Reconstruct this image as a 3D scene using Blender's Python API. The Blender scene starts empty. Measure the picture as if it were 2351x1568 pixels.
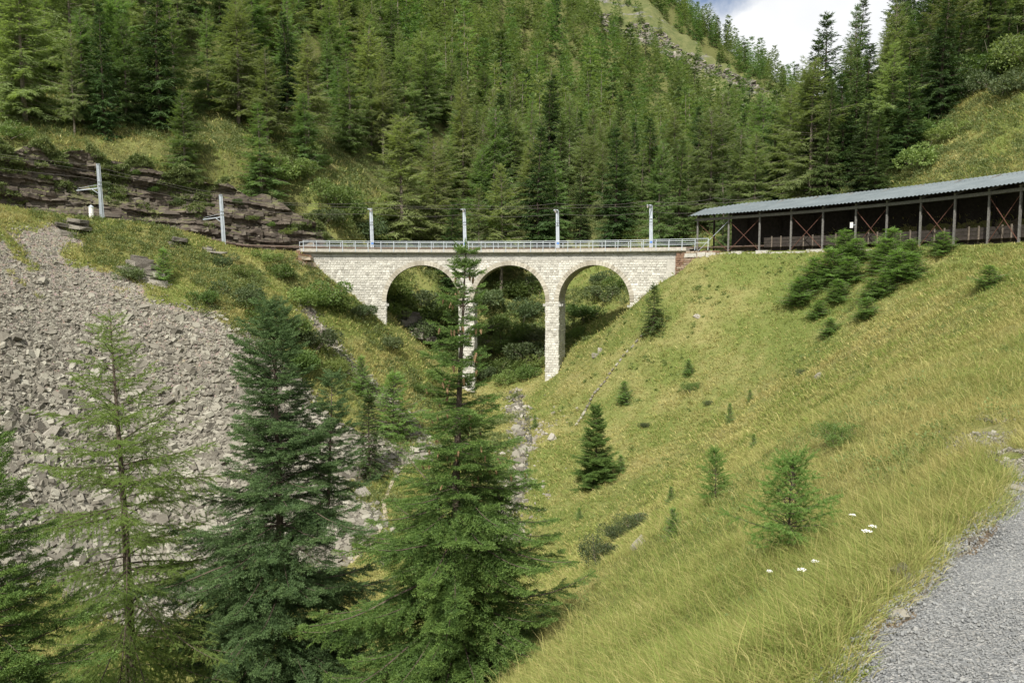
import bpy, math, random
import numpy as np
from mathutils import Vector

sc = bpy.context.scene
R = math.radians
# ------------------------------------------------------------------ camera
PITCH = 4.9
FPX = 1829.0                      # focal length in the 2351 px wide picture
cam = bpy.data.cameras.new("camera"); cam.lens = 28.0; cam.sensor_width = 36.0
cam.clip_start = 0.1; cam.clip_end = 3000
camo = bpy.data.objects.new("camera", cam); sc.collection.objects.link(camo)
camo.location = (0, 0, 0); camo.rotation_euler = (R(90 - PITCH), 0, 0)
sc.camera = camo
# ------------------------------------------------------------------ light
SUN_EL, SUN_AZ = 50.0, 197.0      # azimuth clockwise from +y: the sun stands behind the camera, a little left
world = bpy.data.worlds.new("World"); sc.world = world; world.use_nodes = True
wn = world.node_tree.nodes; wl = world.node_tree.links; wn.clear()
wo = wn.new('ShaderNodeOutputWorld'); bg = wn.new('ShaderNodeBackground'); bg.inputs[1].default_value = 0.075
sky = wn.new('ShaderNodeTexSky'); sky.sky_type = 'NISHITA'; sky.sun_disc = False
sky.sun_elevation = R(SUN_EL); sky.sun_rotation = R(SUN_AZ); sky.altitude = 1900; sky.air_density = 1.0; sky.dust_density = 0.6
tc = wn.new('ShaderNodeTexCoord')
n1 = wn.new('ShaderNodeTexNoise'); n1.inputs['Scale'].default_value = 3.2; n1.inputs['Detail'].default_value = 9; n1.inputs['Roughness'].default_value = .58
n1.inputs['Distortion'].default_value = .4
wl.new(tc.outputs['Generated'], n1.inputs['Vector'])
cr = wn.new('ShaderNodeValToRGB'); cr.color_ramp.elements[0].position = .26; cr.color_ramp.elements[1].position = .40
wl.new(n1.outputs['Fac'], cr.inputs['Fac'])
gap = wn.new('ShaderNodeVectorMath'); gap.operation = 'DISTANCE'      # a break of blue in the cloud
GAPD = Vector((0.215, 1.0, 0.40)).normalized(); gap.inputs[1].default_value = GAPD
wl.new(tc.outputs['Generated'], gap.inputs[0])
gad = wn.new('ShaderNodeMath'); gad.operation = 'MULTIPLY_ADD'; gad.inputs[1].default_value = .42; wl.new(n1.outputs['Fac'], gad.inputs[0]); wl.new(gap.outputs['Value'], gad.inputs[2])
grr = wn.new('ShaderNodeMapRange'); grr.inputs[1].default_value = .245; grr.inputs[2].default_value = .295; wl.new(gad.outputs[0], grr.inputs[0])
mn = wn.new('ShaderNodeMath'); mn.operation = 'MINIMUM'; wl.new(cr.outputs['Color'], mn.inputs[0]); wl.new(grr.outputs[0], mn.inputs[1])
n2 = wn.new('ShaderNodeTexNoise'); n2.inputs['Scale'].default_value = 7; n2.inputs['Detail'].default_value = 7
wl.new(tc.outputs['Generated'], n2.inputs['Vector'])
cc = wn.new('ShaderNodeValToRGB'); cc.color_ramp.elements[0].position = .3; cc.color_ramp.elements[1].position = .7
cc.color_ramp.elements[0].color = (7.9, 8.1, 8.4, 1); cc.color_ramp.elements[1].color = (9.9, 9.95, 10, 1)
wl.new(n2.outputs['Fac'], cc.inputs['Fac'])
mx = wn.new('ShaderNodeMixRGB'); wl.new(mn.outputs[0], mx.inputs[0]); wl.new(sky.outputs[0], mx.inputs[1]); wl.new(cc.outputs[0], mx.inputs[2])
wl.new(mx.outputs[0], bg.inputs[0]); wl.new(bg.outputs[0], wo.inputs[0])
sun = bpy.data.lights.new("sun", 'SUN'); sun.energy = 5.0; sun.angle = R(.5); sun.color = (1.0, .955, .87)
suno = bpy.data.objects.new("sun", sun); sc.collection.objects.link(suno)
SD = Vector((math.sin(R(SUN_AZ)) * math.cos(R(SUN_EL)), math.cos(R(SUN_AZ)) * math.cos(R(SUN_EL)), math.sin(R(SUN_EL))))
suno.rotation_euler = SD.to_track_quat('Z', 'Y').to_euler(); suno.location = SD * 200
sc.view_settings.view_transform = 'Standard'; sc.view_settings.look = 'None'; sc.view_settings.exposure = 0.55; sc.view_settings.gamma = 1
sc.cycles.max_bounces = 6; sc.cycles.diffuse_bounces = 3; sc.cycles.transparent_max_bounces = 4; sc.cycles.transmission_bounces = 3

# ------------------------------------------------------------------ helpers
rng = np.random.default_rng(7); random.seed(7)
CP, SP = math.cos(R(PITCH)), math.sin(R(PITCH))

def ray(u, v):                      # direction with y component 1
    a = (u - 1175.5) / FPX; b = (784 - v) / FPX
    dy = CP + b * SP; dz = -SP + b * CP
    return np.array([a / dy, 1.0, dz / dy])
def W(u, v, y): return ray(u, v) * y
def proj(p):                        # world points to picture px
    p = np.atleast_2d(p); d = p[:, 1] * CP - p[:, 2] * SP; h = p[:, 1] * SP + p[:, 2] * CP
    d = np.where(d < .01, .01, d)
    return 1175.5 + FPX * p[:, 0] / d, 784 - FPX * h / d

def link(o):
    sc.collection.objects.link(o); return o
def tag(o, label=None, cat=None, group=None, kind=None):
    if label: o['label'] = label
    if cat: o['category'] = cat
    if group: o['group'] = group
    if kind: o['kind'] = kind
    return o
def empty(name, loc=(0, 0, 0), rz=0, label=None, cat=None, group=None):
    o = bpy.data.objects.new(name, None); o.location = loc; o.rotation_euler = (0, 0, rz); o.empty_display_size = .3
    return tag(link(o), label, cat, group)
def meshdata(name, V, F, mat, attrs=None, uv=None, smooth=False):
    V = np.asarray(V, dtype=np.float32).reshape(-1, 3)
    me = bpy.data.meshes.new(name)
    if isinstance(F, np.ndarray) and F.ndim == 2:
        k = F.shape[1]; n = len(F); me.vertices.add(len(V)); me.vertices.foreach_set('co', V.ravel())
        me.loops.add(n * k); me.loops.foreach_set('vertex_index', F.astype(np.int32).ravel())
        me.polygons.add(n); me.polygons.foreach_set('loop_start', np.arange(0, n * k, k, dtype=np.int32))
        me.update(calc_edges=True)
    else:
        me.from_pydata([tuple(map(float, p)) for p in V], [], [tuple(int(i) for i in f) for f in F]); me.update()
    if attrs:
        for an, av in attrs.items():
            a = me.attributes.new(an, 'FLOAT', 'POINT'); a.data.foreach_set('value', np.asarray(av, dtype=np.float32))
    if uv is not None:
        lay = me.uv_layers.new(name='UVMap'); li = np.empty(len(me.loops), dtype=np.int32); me.loops.foreach_get('vertex_index', li)
        lay.data.foreach_set('uv', np.asarray(uv, dtype=np.float32)[li].ravel())
    me.polygons.foreach_set('use_smooth', np.full(len(me.polygons), bool(smooth)))
    me.materials.append(mat)
    return me
def obj(name, V, F, mat, parent=None, **k):
    o = bpy.data.objects.new(name, meshdata(name, V, F, mat, **k)); link(o)
    if parent is not None: o.parent = parent
    return o
def objd(name, me, parent=None):
    o = bpy.data.objects.new(name, me); link(o)
    if parent is not None: o.parent = parent
    return o

class MB:                           # collects shapes for ONE mesh
    def __init__(s): s.V = []; s.F = []; s.n = 0
    def add(s, V, F):
        V = np.asarray(V, float); s.V.append(V); s.F += [tuple(i + s.n for i in f) for f in F]; s.n += len(V)
    def box(s, c, h, ax=None):      # centre, half sizes, axes rows
        c = np.array(c, float); ax = np.eye(3) if ax is None else np.array(ax, float)
        P = [c + sx * h[0] * ax[0] + sy * h[1] * ax[1] + sz * h[2] * ax[2] for sx in (-1, 1) for sy in (-1, 1) for sz in (-1, 1)]
        s.add(P, [(0, 1, 3, 2), (4, 6, 7, 5), (0, 4, 5, 1), (2, 3, 7, 6), (0, 2, 6, 4), (1, 5, 7, 3)])
    def bar(s, a, b, w, t=None):
        a = np.array(a, float); b = np.array(b, float); t = w if t is None else t
        d = b - a; L = np.linalg.norm(d); d = d / L; u = np.array([0, 0, 1.]) if abs(d[2]) < .9 else np.array([1., 0, 0])
        e = np.cross(u, d); e /= np.linalg.norm(e); f = np.cross(d, e); s.box((a + b) / 2, (L / 2, w / 2, t / 2), (d, e, f))
    def tube(s, pts, rs, n=6):
        V = []; F = []
        for k, p in enumerate(pts):
            p = np.array(p, float); q = np.array(pts[min(k + 1, len(pts) - 1)], float) - np.array(pts[max(k - 1, 0)], float); q /= np.linalg.norm(q)
            u = np.array([0, 0, 1.]) if abs(q[2]) < .9 else np.array([1., 0, 0]); e = np.cross(u, q); e /= np.linalg.norm(e); f = np.cross(q, e)
            for j in range(n):
                a = 2 * math.pi * j / n; V.append(p + rs[k] * (math.cos(a) * e + math.sin(a) * f))
        for k in range(len(pts) - 1):
            for j in range(n): F.append((k * n + j, k * n + (j + 1) % n, (k + 1) * n + (j + 1) % n, (k + 1) * n + j))
        F.append(tuple(range(n))[::-1]); F.append(tuple((len(pts) - 1) * n + j for j in range(n)))
        s.add(V, F)
    def build(s, name, mat, parent=None, **k): return obj(name, np.concatenate(s.V), s.F, mat, parent, **k)

# numpy value noise
def _h(i, j, k, seed):
    n = (i * 374761393 + j * 668265263 + k * 2147483647 + seed * 1274126177) & 0xffffffff
    n = ((n ^ (n >> 13)) * 1274126177) & 0xffffffff
    return ((n ^ (n >> 16)) & 0xffff) / 65535.0
def vnoise(x, y, z=0, seed=0):
    x = np.asarray(x, float); y = np.asarray(y, float); z = np.zeros_like(x) + z
    i = np.floor(x).astype(np.int64); j = np.floor(y).astype(np.int64); k = np.floor(z).astype(np.int64)
    f = x - i; g = y - j; h = z - k; f = f * f * (3 - 2 * f); g = g * g * (3 - 2 * g); h = h * h * (3 - 2 * h)
    r = 0
    for a in (0, 1):
        for b in (0, 1):
            for c in (0, 1):
                r = r + _h(i + a, j + b, k + c, seed) * (f if a else 1 - f) * (g if b else 1 - g) * (h if c else 1 - h)
    return r
def fbm(x, y, z=0, o=4, seed=0):
    r = 0; a = 1; t = 0
    for q in range(o):
        r = r + a * vnoise(x * 2 ** q, y * 2 ** q, np.asarray(z) * 2 ** q, seed + q * 17); t += a; a *= .5
    return r / t
def sstep(a, b, x):
    t = np.clip((x - a) / (b - a), 0, 1); return t * t * (3 - 2 * t)

# ------------------------------------------------------------------ materials
def newmat(name):
    m = bpy.data.materials.new(name); m.use_nodes = True; nt = m.node_tree; nt.nodes.clear()
    out = nt.nodes.new('ShaderNodeOutputMaterial'); b = nt.nodes.new('ShaderNodeBsdfPrincipled')
    b.inputs['Specular IOR Level'].default_value = .3; b.inputs['Roughness'].default_value = .85
    nt.links.new(b.outputs[0], out.inputs[0]); return m, nt, b, out
def N(nt, t, **k):
    n = nt.nodes.new(t)
    for a, v in k.items():
        if a in n.inputs: n.inputs[a].default_value = v
        else: setattr(n, a, v)
    return n
def ramp(nt, src, stops):
    r = nt.nodes.new('ShaderNodeValToRGB'); e = r.color_ramp.elements
    e[0].position, e[0].color = stops[0][0], (*stops[0][1], 1); e[1].position, e[1].color = stops[-1][0], (*stops[-1][1], 1)
    for p, c in stops[1:-1]: x = e.new(p); x.color = (*c, 1)
    nt.links.new(src, r.inputs[0]); return r.outputs[0]
def noise(nt, scale, detail=4, vec=None, rough=.55):
    n = N(nt, 'ShaderNodeTexNoise', Scale=scale, Detail=detail, Roughness=rough)
    if vec is not None: nt.links.new(vec, n.inputs['Vector'])
    return n.outputs['Fac']
def geo(nt): return nt.nodes.new('ShaderNodeNewGeometry')
def mix(nt, f, a, b, mode='MIX'):
    m = nt.nodes.new('ShaderNodeMixRGB'); m.blend_type = mode
    for i, s in ((0, f), (1, a), (2, b)):
        if isinstance(s, (int, float)): m.inputs[i].default_value = s
        elif isinstance(s, tuple): m.inputs[i].default_value = (*s, 1)
        else: nt.links.new(s, m.inputs[i])
    return m.outputs[0]
def mrange(nt, s, a, b, c=0, d=1):
    m = N(nt, 'ShaderNodeMapRange'); nt.links.new(s, m.inputs[0])
    for i, v in enumerate((a, b, c, d)): m.inputs[i + 1].default_value = v
    return m.outputs[0]
def mmath(nt, op, a, b=None):
    m = N(nt, 'ShaderNodeMath', operation=op)
    for i, s in enumerate((a, b)):
        if s is None: continue
        if isinstance(s, (int, float)): m.inputs[i].default_value = s
        else: nt.links.new(s, m.inputs[i])
    return m.outputs[0]
def bump(nt, b, h, dist, strength=1):
    n = N(nt, 'ShaderNodeBump', Distance=dist, Strength=strength); nt.links.new(h, n.inputs['Height']); nt.links.new(n.outputs[0], b.inputs['Normal'])
def attr(nt, name):
    a = nt.nodes.new('ShaderNodeAttribute'); a.attribute_name = name; return a.outputs['Fac']

def plain(name, c, rough=.8, var=.25, scale=6, metal=0, bmp=0, spec=.3):
    m, nt, b, _ = newmat(name); g = geo(nt)
    f = noise(nt, scale, 5, g.outputs['Position'])
    lo = tuple(x * (1 - var) for x in c); hi = tuple(min(1, x * (1 + var)) for x in c)
    nt.links.new(ramp(nt, f, [(.3, lo), (.7, hi)]), b.inputs['Base Color'])
    b.inputs['Roughness'].default_value = rough; b.inputs['Metallic'].default_value = metal; b.inputs['Specular IOR Level'].default_value = spec
    if bmp: bump(nt, b, noise(nt, scale * 3, 4, g.outputs['Position']), bmp)
    return m

def foliage(name, stops, trans=.3, objvar=True, rough=.6):
    """leaf / needle material: tint attribute + per-object random + world noise clumps"""
    m, nt, b, out = newmat(name); g = geo(nt)
    t = attr(nt, 'tint')
    oi = nt.nodes.new('ShaderNodeObjectInfo')
    big = noise(nt, .9, 3, g.outputs['Position'])
    s = mmath(nt, 'MULTIPLY', t, .5)
    s = mmath(nt, 'ADD', s, mmath(nt, 'MULTIPLY', big, .3))
    if objvar: s = mmath(nt, 'ADD', s, mmath(nt, 'MULTIPLY', oi.outputs['Random'], .35))
    else: s = mmath(nt, 'ADD', s, .17)
    col = ramp(nt, s, stops)
    if objvar:
        hs = N(nt, 'ShaderNodeHueSaturation'); nt.links.new(col, hs.inputs['Color'])
        r2 = mmath(nt, 'FRACT', mmath(nt, 'MULTIPLY', oi.outputs['Random'], 7.31))
        nt.links.new(mrange(nt, r2, 0, 1, .484, .514), hs.inputs['Hue'])
        r3 = mmath(nt, 'FRACT', mmath(nt, 'MULTIPLY', oi.outputs['Random'], 13.7))
        nt.links.new(mrange(nt, r3, 0, 1, .78, 1.2), hs.inputs['Value'])
        col = hs.outputs[0]
    nt.links.new(col, b.inputs['Base Color']); b.inputs['Roughness'].default_value = rough; b.inputs['Specular IOR Level'].default_value = .25
    tr = nt.nodes.new('ShaderNodeBsdfTranslucent'); nt.links.new(mix(nt, 1.0, col, (1.15, 1.25, .6), 'MULTIPLY'), tr.inputs[0])
    ms = nt.nodes.new('ShaderNodeMixShader'); ms.inputs[0].default_value = trans
    nt.links.new(b.outputs[0], ms.inputs[1]); nt.links.new(tr.outputs[0], ms.inputs[2]); nt.links.new(ms.outputs[0], out.inputs[0])
    return m

M = {}
M['spruce'] = foliage('spruce_needles', [(.15, (.024, .046, .014)), (.5, (.044, .082, .023)), (.9, (.090, .140, .038))], .22)
M['spruce_blue'] = foliage('blue_green_needles', [(.15, (.024, .048, .017)), (.5, (.054, .098, .034)), (.9, (.120, .185, .066))], .2, False)
M['spruce_near'] = foliage('fresh_spruce_needles', [(.15, (.026, .052, .014)), (.5, (.064, .118, .026)), (.9, (.145, .220, .050))], .22, False)
M['larch'] = foliage('larch_needles', [(.1, (.092, .124, .046)), (.5, (.162, .205, .078)), (.95, (.235, .285, .112))], .46)
M['larch_green'] = foliage('fresh_larch_needles', [(.1, (.072, .122, .040)), (.5, (.122, .192, .062)), (.95, (.19, .268, .092))], .46)
M['larch_near'] = foliage('near_larch_needles', [(.1, (.095, .140, .040)), (.5, (.180, .250, .072)), (.95, (.275, .355, .115))], .45, False)
M['sapling'] = foliage('sapling_needles', [(.1, (.075, .14, .034)), (.5, (.135, .235, .055)), (.95, (.22, .34, .095))], .4, False)
M['bush'] = foliage('bush_leaves', [(.1, (.045, .080, .020)), (.5, (.085, .135, .034)), (.95, (.155, .210, .060))], .32)
M['alder'] = foliage('alder_leaves', [(.1, (.045, .070, .030)), (.5, (.080, .112, .046)), (.95, (.130, .165, .075))], .3)
M['scrub'] = foliage('scrub_leaves', [(.1, (.070, .098, .034)), (.5, (.125, .160, .056)), (.95, (.20, .225, .09))], .3, False)
M['scrub_bush'] = foliage('light_bush_leaves', [(.1, (.070, .105, .030)), (.5, (.125, .175, .048)), (.95, (.21, .255, .08))], .35)
M['weeds'] = foliage('weed_leaves', [(.1, (.09, .13, .042)), (.5, (.14, .19, .06)), (.95, (.20, .25, .09))], .3, False)
M['dead'] = plain('dead_twigs', (.25, .20, .15), .9, .3)
M['bark'] = plain('bark', (.085, .066, .050), .95, .45, 9, bmp=.02)
M['bark_light'] = plain('grey_bark', (.17, .145, .115), .95, .4, 9, bmp=.02)
M['cone'] = plain('cone_scales', (.25, .165, .09), .8, .35, 40)
M['steel'] = plain('galvanised_steel', (.42, .46, .50), .5, .12, 3, .3)
M['steel_light'] = plain('pale_painted_steel', (.40, .44, .47), .5, .10, 3, .1)
M['blue_band'] = plain('blue_paint', (.10, .22, .52), .5, .1)
M['white'] = plain('white_paint', (.72, .71, .67), .6, .06)
M['insul'] = plain('insulator_glaze', (.45, .40, .36), .3, .1)
M['rust'] = plain('rusty_steel', (.10, .046, .032), .85, .45, 14)
M['column'] = plain('weathered_grey_steel', (.135, .13, .12), .7, .4, 9)
M['darkwood'] = plain('dark_planks', (.035, .029, .024), .9, .4, 4, bmp=.01)
M['postwood'] = plain('grey_wood', (.13, .108, .085), .9, .35, 8)
M['concrete'] = plain('concrete', (.40, .385, .34), .9, .18, 4, bmp=.01)
M['slab'] = plain('deck_concrete', (.38, .36, .315), .9, .22, 5, bmp=.01)
M['wire'] = plain('copper_wire', (.10, .09, .08), .5, .1)
M['rail'] = plain('rail_steel', (.20, .15, .12), .45, .3, 8, .6)
M['petal'] = plain('white_petals', (.75, .75, .72), .7, .05)

def stone_mat(name, stops, scale=.9, bmp=.03, joints=False):
    m, nt, b, _ = newmat(name); g = geo(nt)
    rnd = g.outputs['Random Per Island']
    f = noise(nt, 7, 6, g.outputs['Position'], .65)
    s = mmath(nt, 'ADD', mmath(nt, 'MULTIPLY', rnd, .65), mmath(nt, 'MULTIPLY', f, .35))
    col = ramp(nt, s, stops)
    mp = N(nt, 'ShaderNodeMapping'); mp.inputs['Scale'].default_value = (1, 1, .35); nt.links.new(g.outputs['Position'], mp.inputs['Vector'])
    w = noise(nt, scale * 1.6, 6, mp.outputs[0], .65)
    mp2 = N(nt, 'ShaderNodeMapping'); mp2.inputs['Scale'].default_value = (1.6, 1.6, .13); nt.links.new(g.outputs['Position'], mp2.inputs['Vector'])
    w = mmath(nt, 'MAXIMUM', w, noise(nt, 1.5, 5, mp2.outputs[0], .6)) if joints else w
    col = mix(nt, mrange(nt, w, .5, .72, 0, .6), col, tuple(c * .62 for c in stops[len(stops) // 2][1]))
    nt.links.new(col, b.inputs['Base Color']); b.inputs['Roughness'].default_value = .9
    bump(nt, b, noise(nt, 18, 5, g.outputs['Position'], .6), bmp)
    return m
M['masonry'] = stone_mat('pale_masonry', [(.1, (.28, .265, .23)), (.3, (.43, .415, .37)), (.6, (.54, .525, .47)), (.95, (.64, .625, .575))], .35, joints=True)
M['mortar'] = plain('mortar', (.46, .44, .39), .95, .18, 3, bmp=.02)
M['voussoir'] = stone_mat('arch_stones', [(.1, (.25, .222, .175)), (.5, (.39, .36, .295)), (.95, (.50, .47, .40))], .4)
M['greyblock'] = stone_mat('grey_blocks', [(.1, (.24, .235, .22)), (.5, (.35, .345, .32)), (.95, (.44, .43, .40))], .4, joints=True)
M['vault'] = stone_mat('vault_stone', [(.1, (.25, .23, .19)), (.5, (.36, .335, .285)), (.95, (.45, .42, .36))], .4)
M['scree'] = stone_mat('scree_stone', [(.08, (.062, .056, .045)), (.35, (.138, .126, .102)), (.6, (.210, .196, .160)), (.85, (.295, .283, .232)), (.98, (.19, .14, .10))], .12)
M['cliff'] = stone_mat('dark_cliff_rock', [(.1, (.042, .036, .030)), (.4, (.078, .066, .053)), (.75, (.125, .108, .086)), (.97, (.20, .18, .145))], .3, .06)
M['palerock'] = stone_mat('pale_rock', [(.1, (.15, .135, .11)), (.5, (.25, .23, .195)), (.95, (.36, .34, .30))], .5, .04)
M['greyrock'] = stone_mat('grey_slab_rock', [(.1, (.10, .088, .074)), (.5, (.17, .155, .13)), (.95, (.26, .24, .20))], .1, .1)
M['redwall'] = stone_mat('reddish_rubble', [(.1, (.15, .085, .055)), (.45, (.21, .135, .09)), (.7, (.26, .20, .145)), (.95, (.38, .34, .27))], .8)
M['pebble'] = stone_mat('gravel_stone', [(.1, (.13, .135, .135)), (.4, (.19, .195, .195)), (.75, (.24, .243, .235)), (.97, (.32, .315, .295))], 1.2, .005)

# roof: zinc sheets
m, nt, b, _ = newmat('zinc_roof_sheet'); g = geo(nt)
f = noise(nt, .6, 6, g.outputs['Position']); f2 = noise(nt, 9, 4, g.outputs['Position'])
s = mmath(nt, 'ADD', mmath(nt, 'MULTIPLY', f, .7), mmath(nt, 'MULTIPLY', f2, .3))
nt.links.new(ramp(nt, s, [(.35, (.105, .128, .138)), (.65, (.165, .19, .20))]), b.inputs['Base Color'])
b.inputs['Roughness'].default_value = .55; b.inputs['Metallic'].default_value = .15; M['roof'] = m

# grass blades
def grass_mat(name, gs, ys):
    m, nt, b, out = newmat(name); g = geo(nt); t = attr(nt, 'tint'); d = attr(nt, 'dry')
    n1 = noise(nt, .16, 4, g.outputs['Position']); n2 = noise(nt, .9, 3, g.outputs['Position'])
    gr = ramp(nt, t, gs); ye = ramp(nt, t, ys)
    s = mmath(nt, 'ADD', mmath(nt, 'ADD', mmath(nt, 'MULTIPLY', n1, .9), mmath(nt, 'MULTIPLY', n2, .45)), d)
    col = mix(nt, mrange(nt, s, .54, .84), gr, ye)
    nt.links.new(col, b.inputs['Base Color']); b.inputs['Roughness'].default_value = .7; b.inputs['Specular IOR Level'].default_value = .2
    tr = nt.nodes.new('ShaderNodeBsdfTranslucent'); nt.links.new(col, tr.inputs[0])
    ms = nt.nodes.new('ShaderNodeMixShader'); ms.inputs[0].default_value = .35
    nt.links.new(b.outputs[0], ms.inputs[1]); nt.links.new(tr.outputs[0], ms.inputs[2]); nt.links.new(ms.outputs[0], out.inputs[0])
    return m
M['grass'] = grass_mat('meadow_grass', [(0, (.140, .190, .042)), (.5, (.235, .290, .070)), (1, (.36, .41, .12))], [(0, (.31, .275, .095)), (.5, (.45, .40, .155)), (1, (.60, .54, .25))])

# terrain
m, nt, b, _ = newmat('alpine_ground'); g = geo(nt); P = g.outputs['Position']
n1 = noise(nt, .16, 4, P); n2 = noise(nt, .9, 4, P); n3 = noise(nt, 7, 5, P, .65)
gcol = ramp(nt, n3, [(.3, (.075, .098, .026)), (.7, (.155, .18, .05))])
ycol = ramp(nt, n3, [(.3, (.16, .145, .058)), (.7, (.31, .275, .12))])
gs = mmath(nt, 'ADD', mmath(nt, 'ADD', mmath(nt, 'MULTIPLY', n1, .9), mmath(nt, 'MULTIPLY', n2, .45)), 0)
gr = mix(nt, mrange(nt, gs, .60, .95), gcol, ycol)
soil = ramp(nt, n3, [(.3, (.10, .078, .055)), (.7, (.22, .18, .13))])
vor = N(nt, 'ShaderNodeTexVoronoi', Scale=5.0); nt.links.new(P, vor.inputs['Vector'])
rock = mix(nt, .55, ramp(nt, n3, [(.3, (.13, .11, .092)), (.7, (.30, .265, .215))]), vor.outputs['Color'], 'OVERLAY')
rock = mix(nt, .8, rock, ramp(nt, n3, [(.3, (.13, .11, .092)), (.7, (.30, .265, .215))]))
def masked(a): return mrange(nt, mmath(nt, 'ADD', attr(nt, a), mmath(nt, 'MULTIPLY', mmath(nt, 'SUBTRACT', n2, .5), .9)), .42, .62)
col = mix(nt, masked('bare'), gr, soil)
col = mix(nt, masked('scree'), col, rock)
fl = ramp(nt, n3, [(.3, (.055, .062, .022)), (.6, (.115, .12, .042)), (.75, (.17, .15, .075))])
col = mix(nt, masked('wood'), col, fl)
# mountain rock on the meadow above
vm = N(nt, 'ShaderNodeMapping'); vm.inputs['Scale'].default_value = (.6, .6, 2.4); nt.links.new(P, vm.inputs['Vector'])
rn = noise(nt, .10, 7, vm.outputs[0], .7)
mcol = mix(nt, mrange(nt, rn, .55, .60), ramp(nt, noise(nt, .3, 6, P, .7), [(.35, (.070, .088, .032)), (.65, (.135, .138, .058))]), ramp(nt, noise(nt, .8, 5, P), [(.35, (.085, .085, .085)), (.65, (.20, .19, .17))]))
col = mix(nt, masked('high'), col, mcol)
nt.links.new(col, b.inputs['Base Color']); b.inputs['Roughness'].default_value = .95; b.inputs['Specular IOR Level'].default_value = .1
bump(nt, b, n3, .10); M['ground'] = m

# ------------------------------------------------------------------ the curve of the railway
CX, CY = -6.3, 40.5
def arc(th, r, z): return np.array([CX + r * math.sin(R(th)), CY + r * math.cos(R(th)), z])
def theta_of_u(u, r):
    a, b = -80., 88.
    for _ in range(50):
        c = (a + b) / 2; p = arc(c, r, 2.2)
        if proj(p)[0][0] < u: a = c
        else: b = c
    return (a + b) / 2
TZ = ([-75, -55, -44, -36, -27.5, -17, 33, 60, 90, 110], [5.6, 5.0, 4.55, 3.7, 2.3, 2.15, 2.0, 2.1, 2.3, 2.2])
def track_z(th): return np.interp(th, *TZ)

# ------------------------------------------------------------------ terrain heights
def tps(pts):
    P = np.array(pts, float); X = P[:, :2] / 50.; n = len(P)
    def K(A, B):
        d2 = ((A[:, None, :] - B[None]) ** 2).sum(-1); return np.where(d2 > 1e-12, d2 * np.log(d2 + 1e-12) * .5, 0)
    A = np.zeros((n + 3, n + 3)); A[:n, :n] = K(X, X) + np.eye(n) * 1e-3; A[:n, n] = 1; A[:n, n + 1:] = X; A[n, :n] = 1; A[n + 1:, :n] = X.T
    w = np.linalg.solve(A, np.concatenate([P[:, 2], [0, 0, 0]]))
    def f(x, y):
        Q = np.stack([x, y], -1) / 50.; o = np.empty(len(Q))
        for s in range(0, len(Q), 8000):
            q = Q[s:s + 8000]; o[s:s + 8000] = K(q, X) @ w[:n] + w[n] + q @ w[n + 1:]
        return o
    return f
front = [  # world x, y, z
 (0, 0, -2.4), (4, 0, -2.4), (8, -8, -2.4), (-4, -8, -3.6), (1.9, 4.5, -2.3), (5.4, 8.4, -2.15), (-1.6, .6, -2.5), (12, 12, -1.8), (20, 18, -1.0), (30, 25, .5), (38, 32, 1.7), (45, 30, 3), (20, 0, -1),
 (-3, 5, -5.8), (-10, 4, -10.5), (-22, 2, -13), (2, 10, -5.0), (-3, 10, -8.2), (-10, 11, -12.6),
 (14, 20, -2.2), (10, 20, -3.2), (2.5, 20, -8.0), (-1, 20, -11.2), (-6, 20, -14.2), (-12, 22, -15.5), (-24, 22, -14),
 (20, 30, -1.6), (10, 30, -6.6), (2, 30, -12.2), (-3, 31, -15.6), (-9, 30, -17.2), (-20, 30, -15.5), (-35, 28, -8),
 (28, 45, 0.3), (20, 45, -4.9), (10, 45, -11.6), (4, 46, -16.4), (0, 46, -17.4), (-8, 45, -18.2), (-18, 43, -18.4), (-30, 40, -12), (-45, 40, 0),
 (25, 60, -3.6), (15, 60, -10.2), (8, 60, -13.6), (2, 60, -15.2), (-6, 60, -15.2),
 (20.5, 72, -1.2), (14, 72, -5.8), (8, 72, -10.3), (3, 72, -13.2), (-1, 73, -13.8),
]
def F(u, v, y): front.append(tuple(W(u, v, y)))
for a in [(1553, 628, 79.5), (1500, 662, 80), (1450, 708, 81), (1310, 832, 83.5), (1255, 880, 84), (1150, 905, 85), (1070, 905, 85), (960, 820, 84), (885, 752, 84.5), (840, 710, 84), (740, 628, 83.3), (697, 585, 82.6),
          (800, 800, 76), (700, 860, 69), (850, 980, 66), (950, 1085, 60), (930, 900, 75), (1000, 950, 76),
          (560, 760, 66), (400, 1000, 57), (600, 1100, 54), (800, 1160, 53), (200, 800, 58), (0, 650, 60), (0, 900, 50), (100, 1250, 42), (400, 1430, 42.5), (640, 700, 73), (560, 572, 80), (400, 532, 76), (238, 504, 72.5), (0, 478, 66), (-250, 470, 58),
          (600, 640, 77), (400, 620, 70), (200, 580, 68)]: F(*a)
for th in (35, 40, 46, 52, 58, 64, 70, 78, 88): front.append(tuple(arc(th, 44.7, track_z(th) - .15)))
back = []
def B(u, v, y): back.append(tuple(W(u, v, y)))
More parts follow.
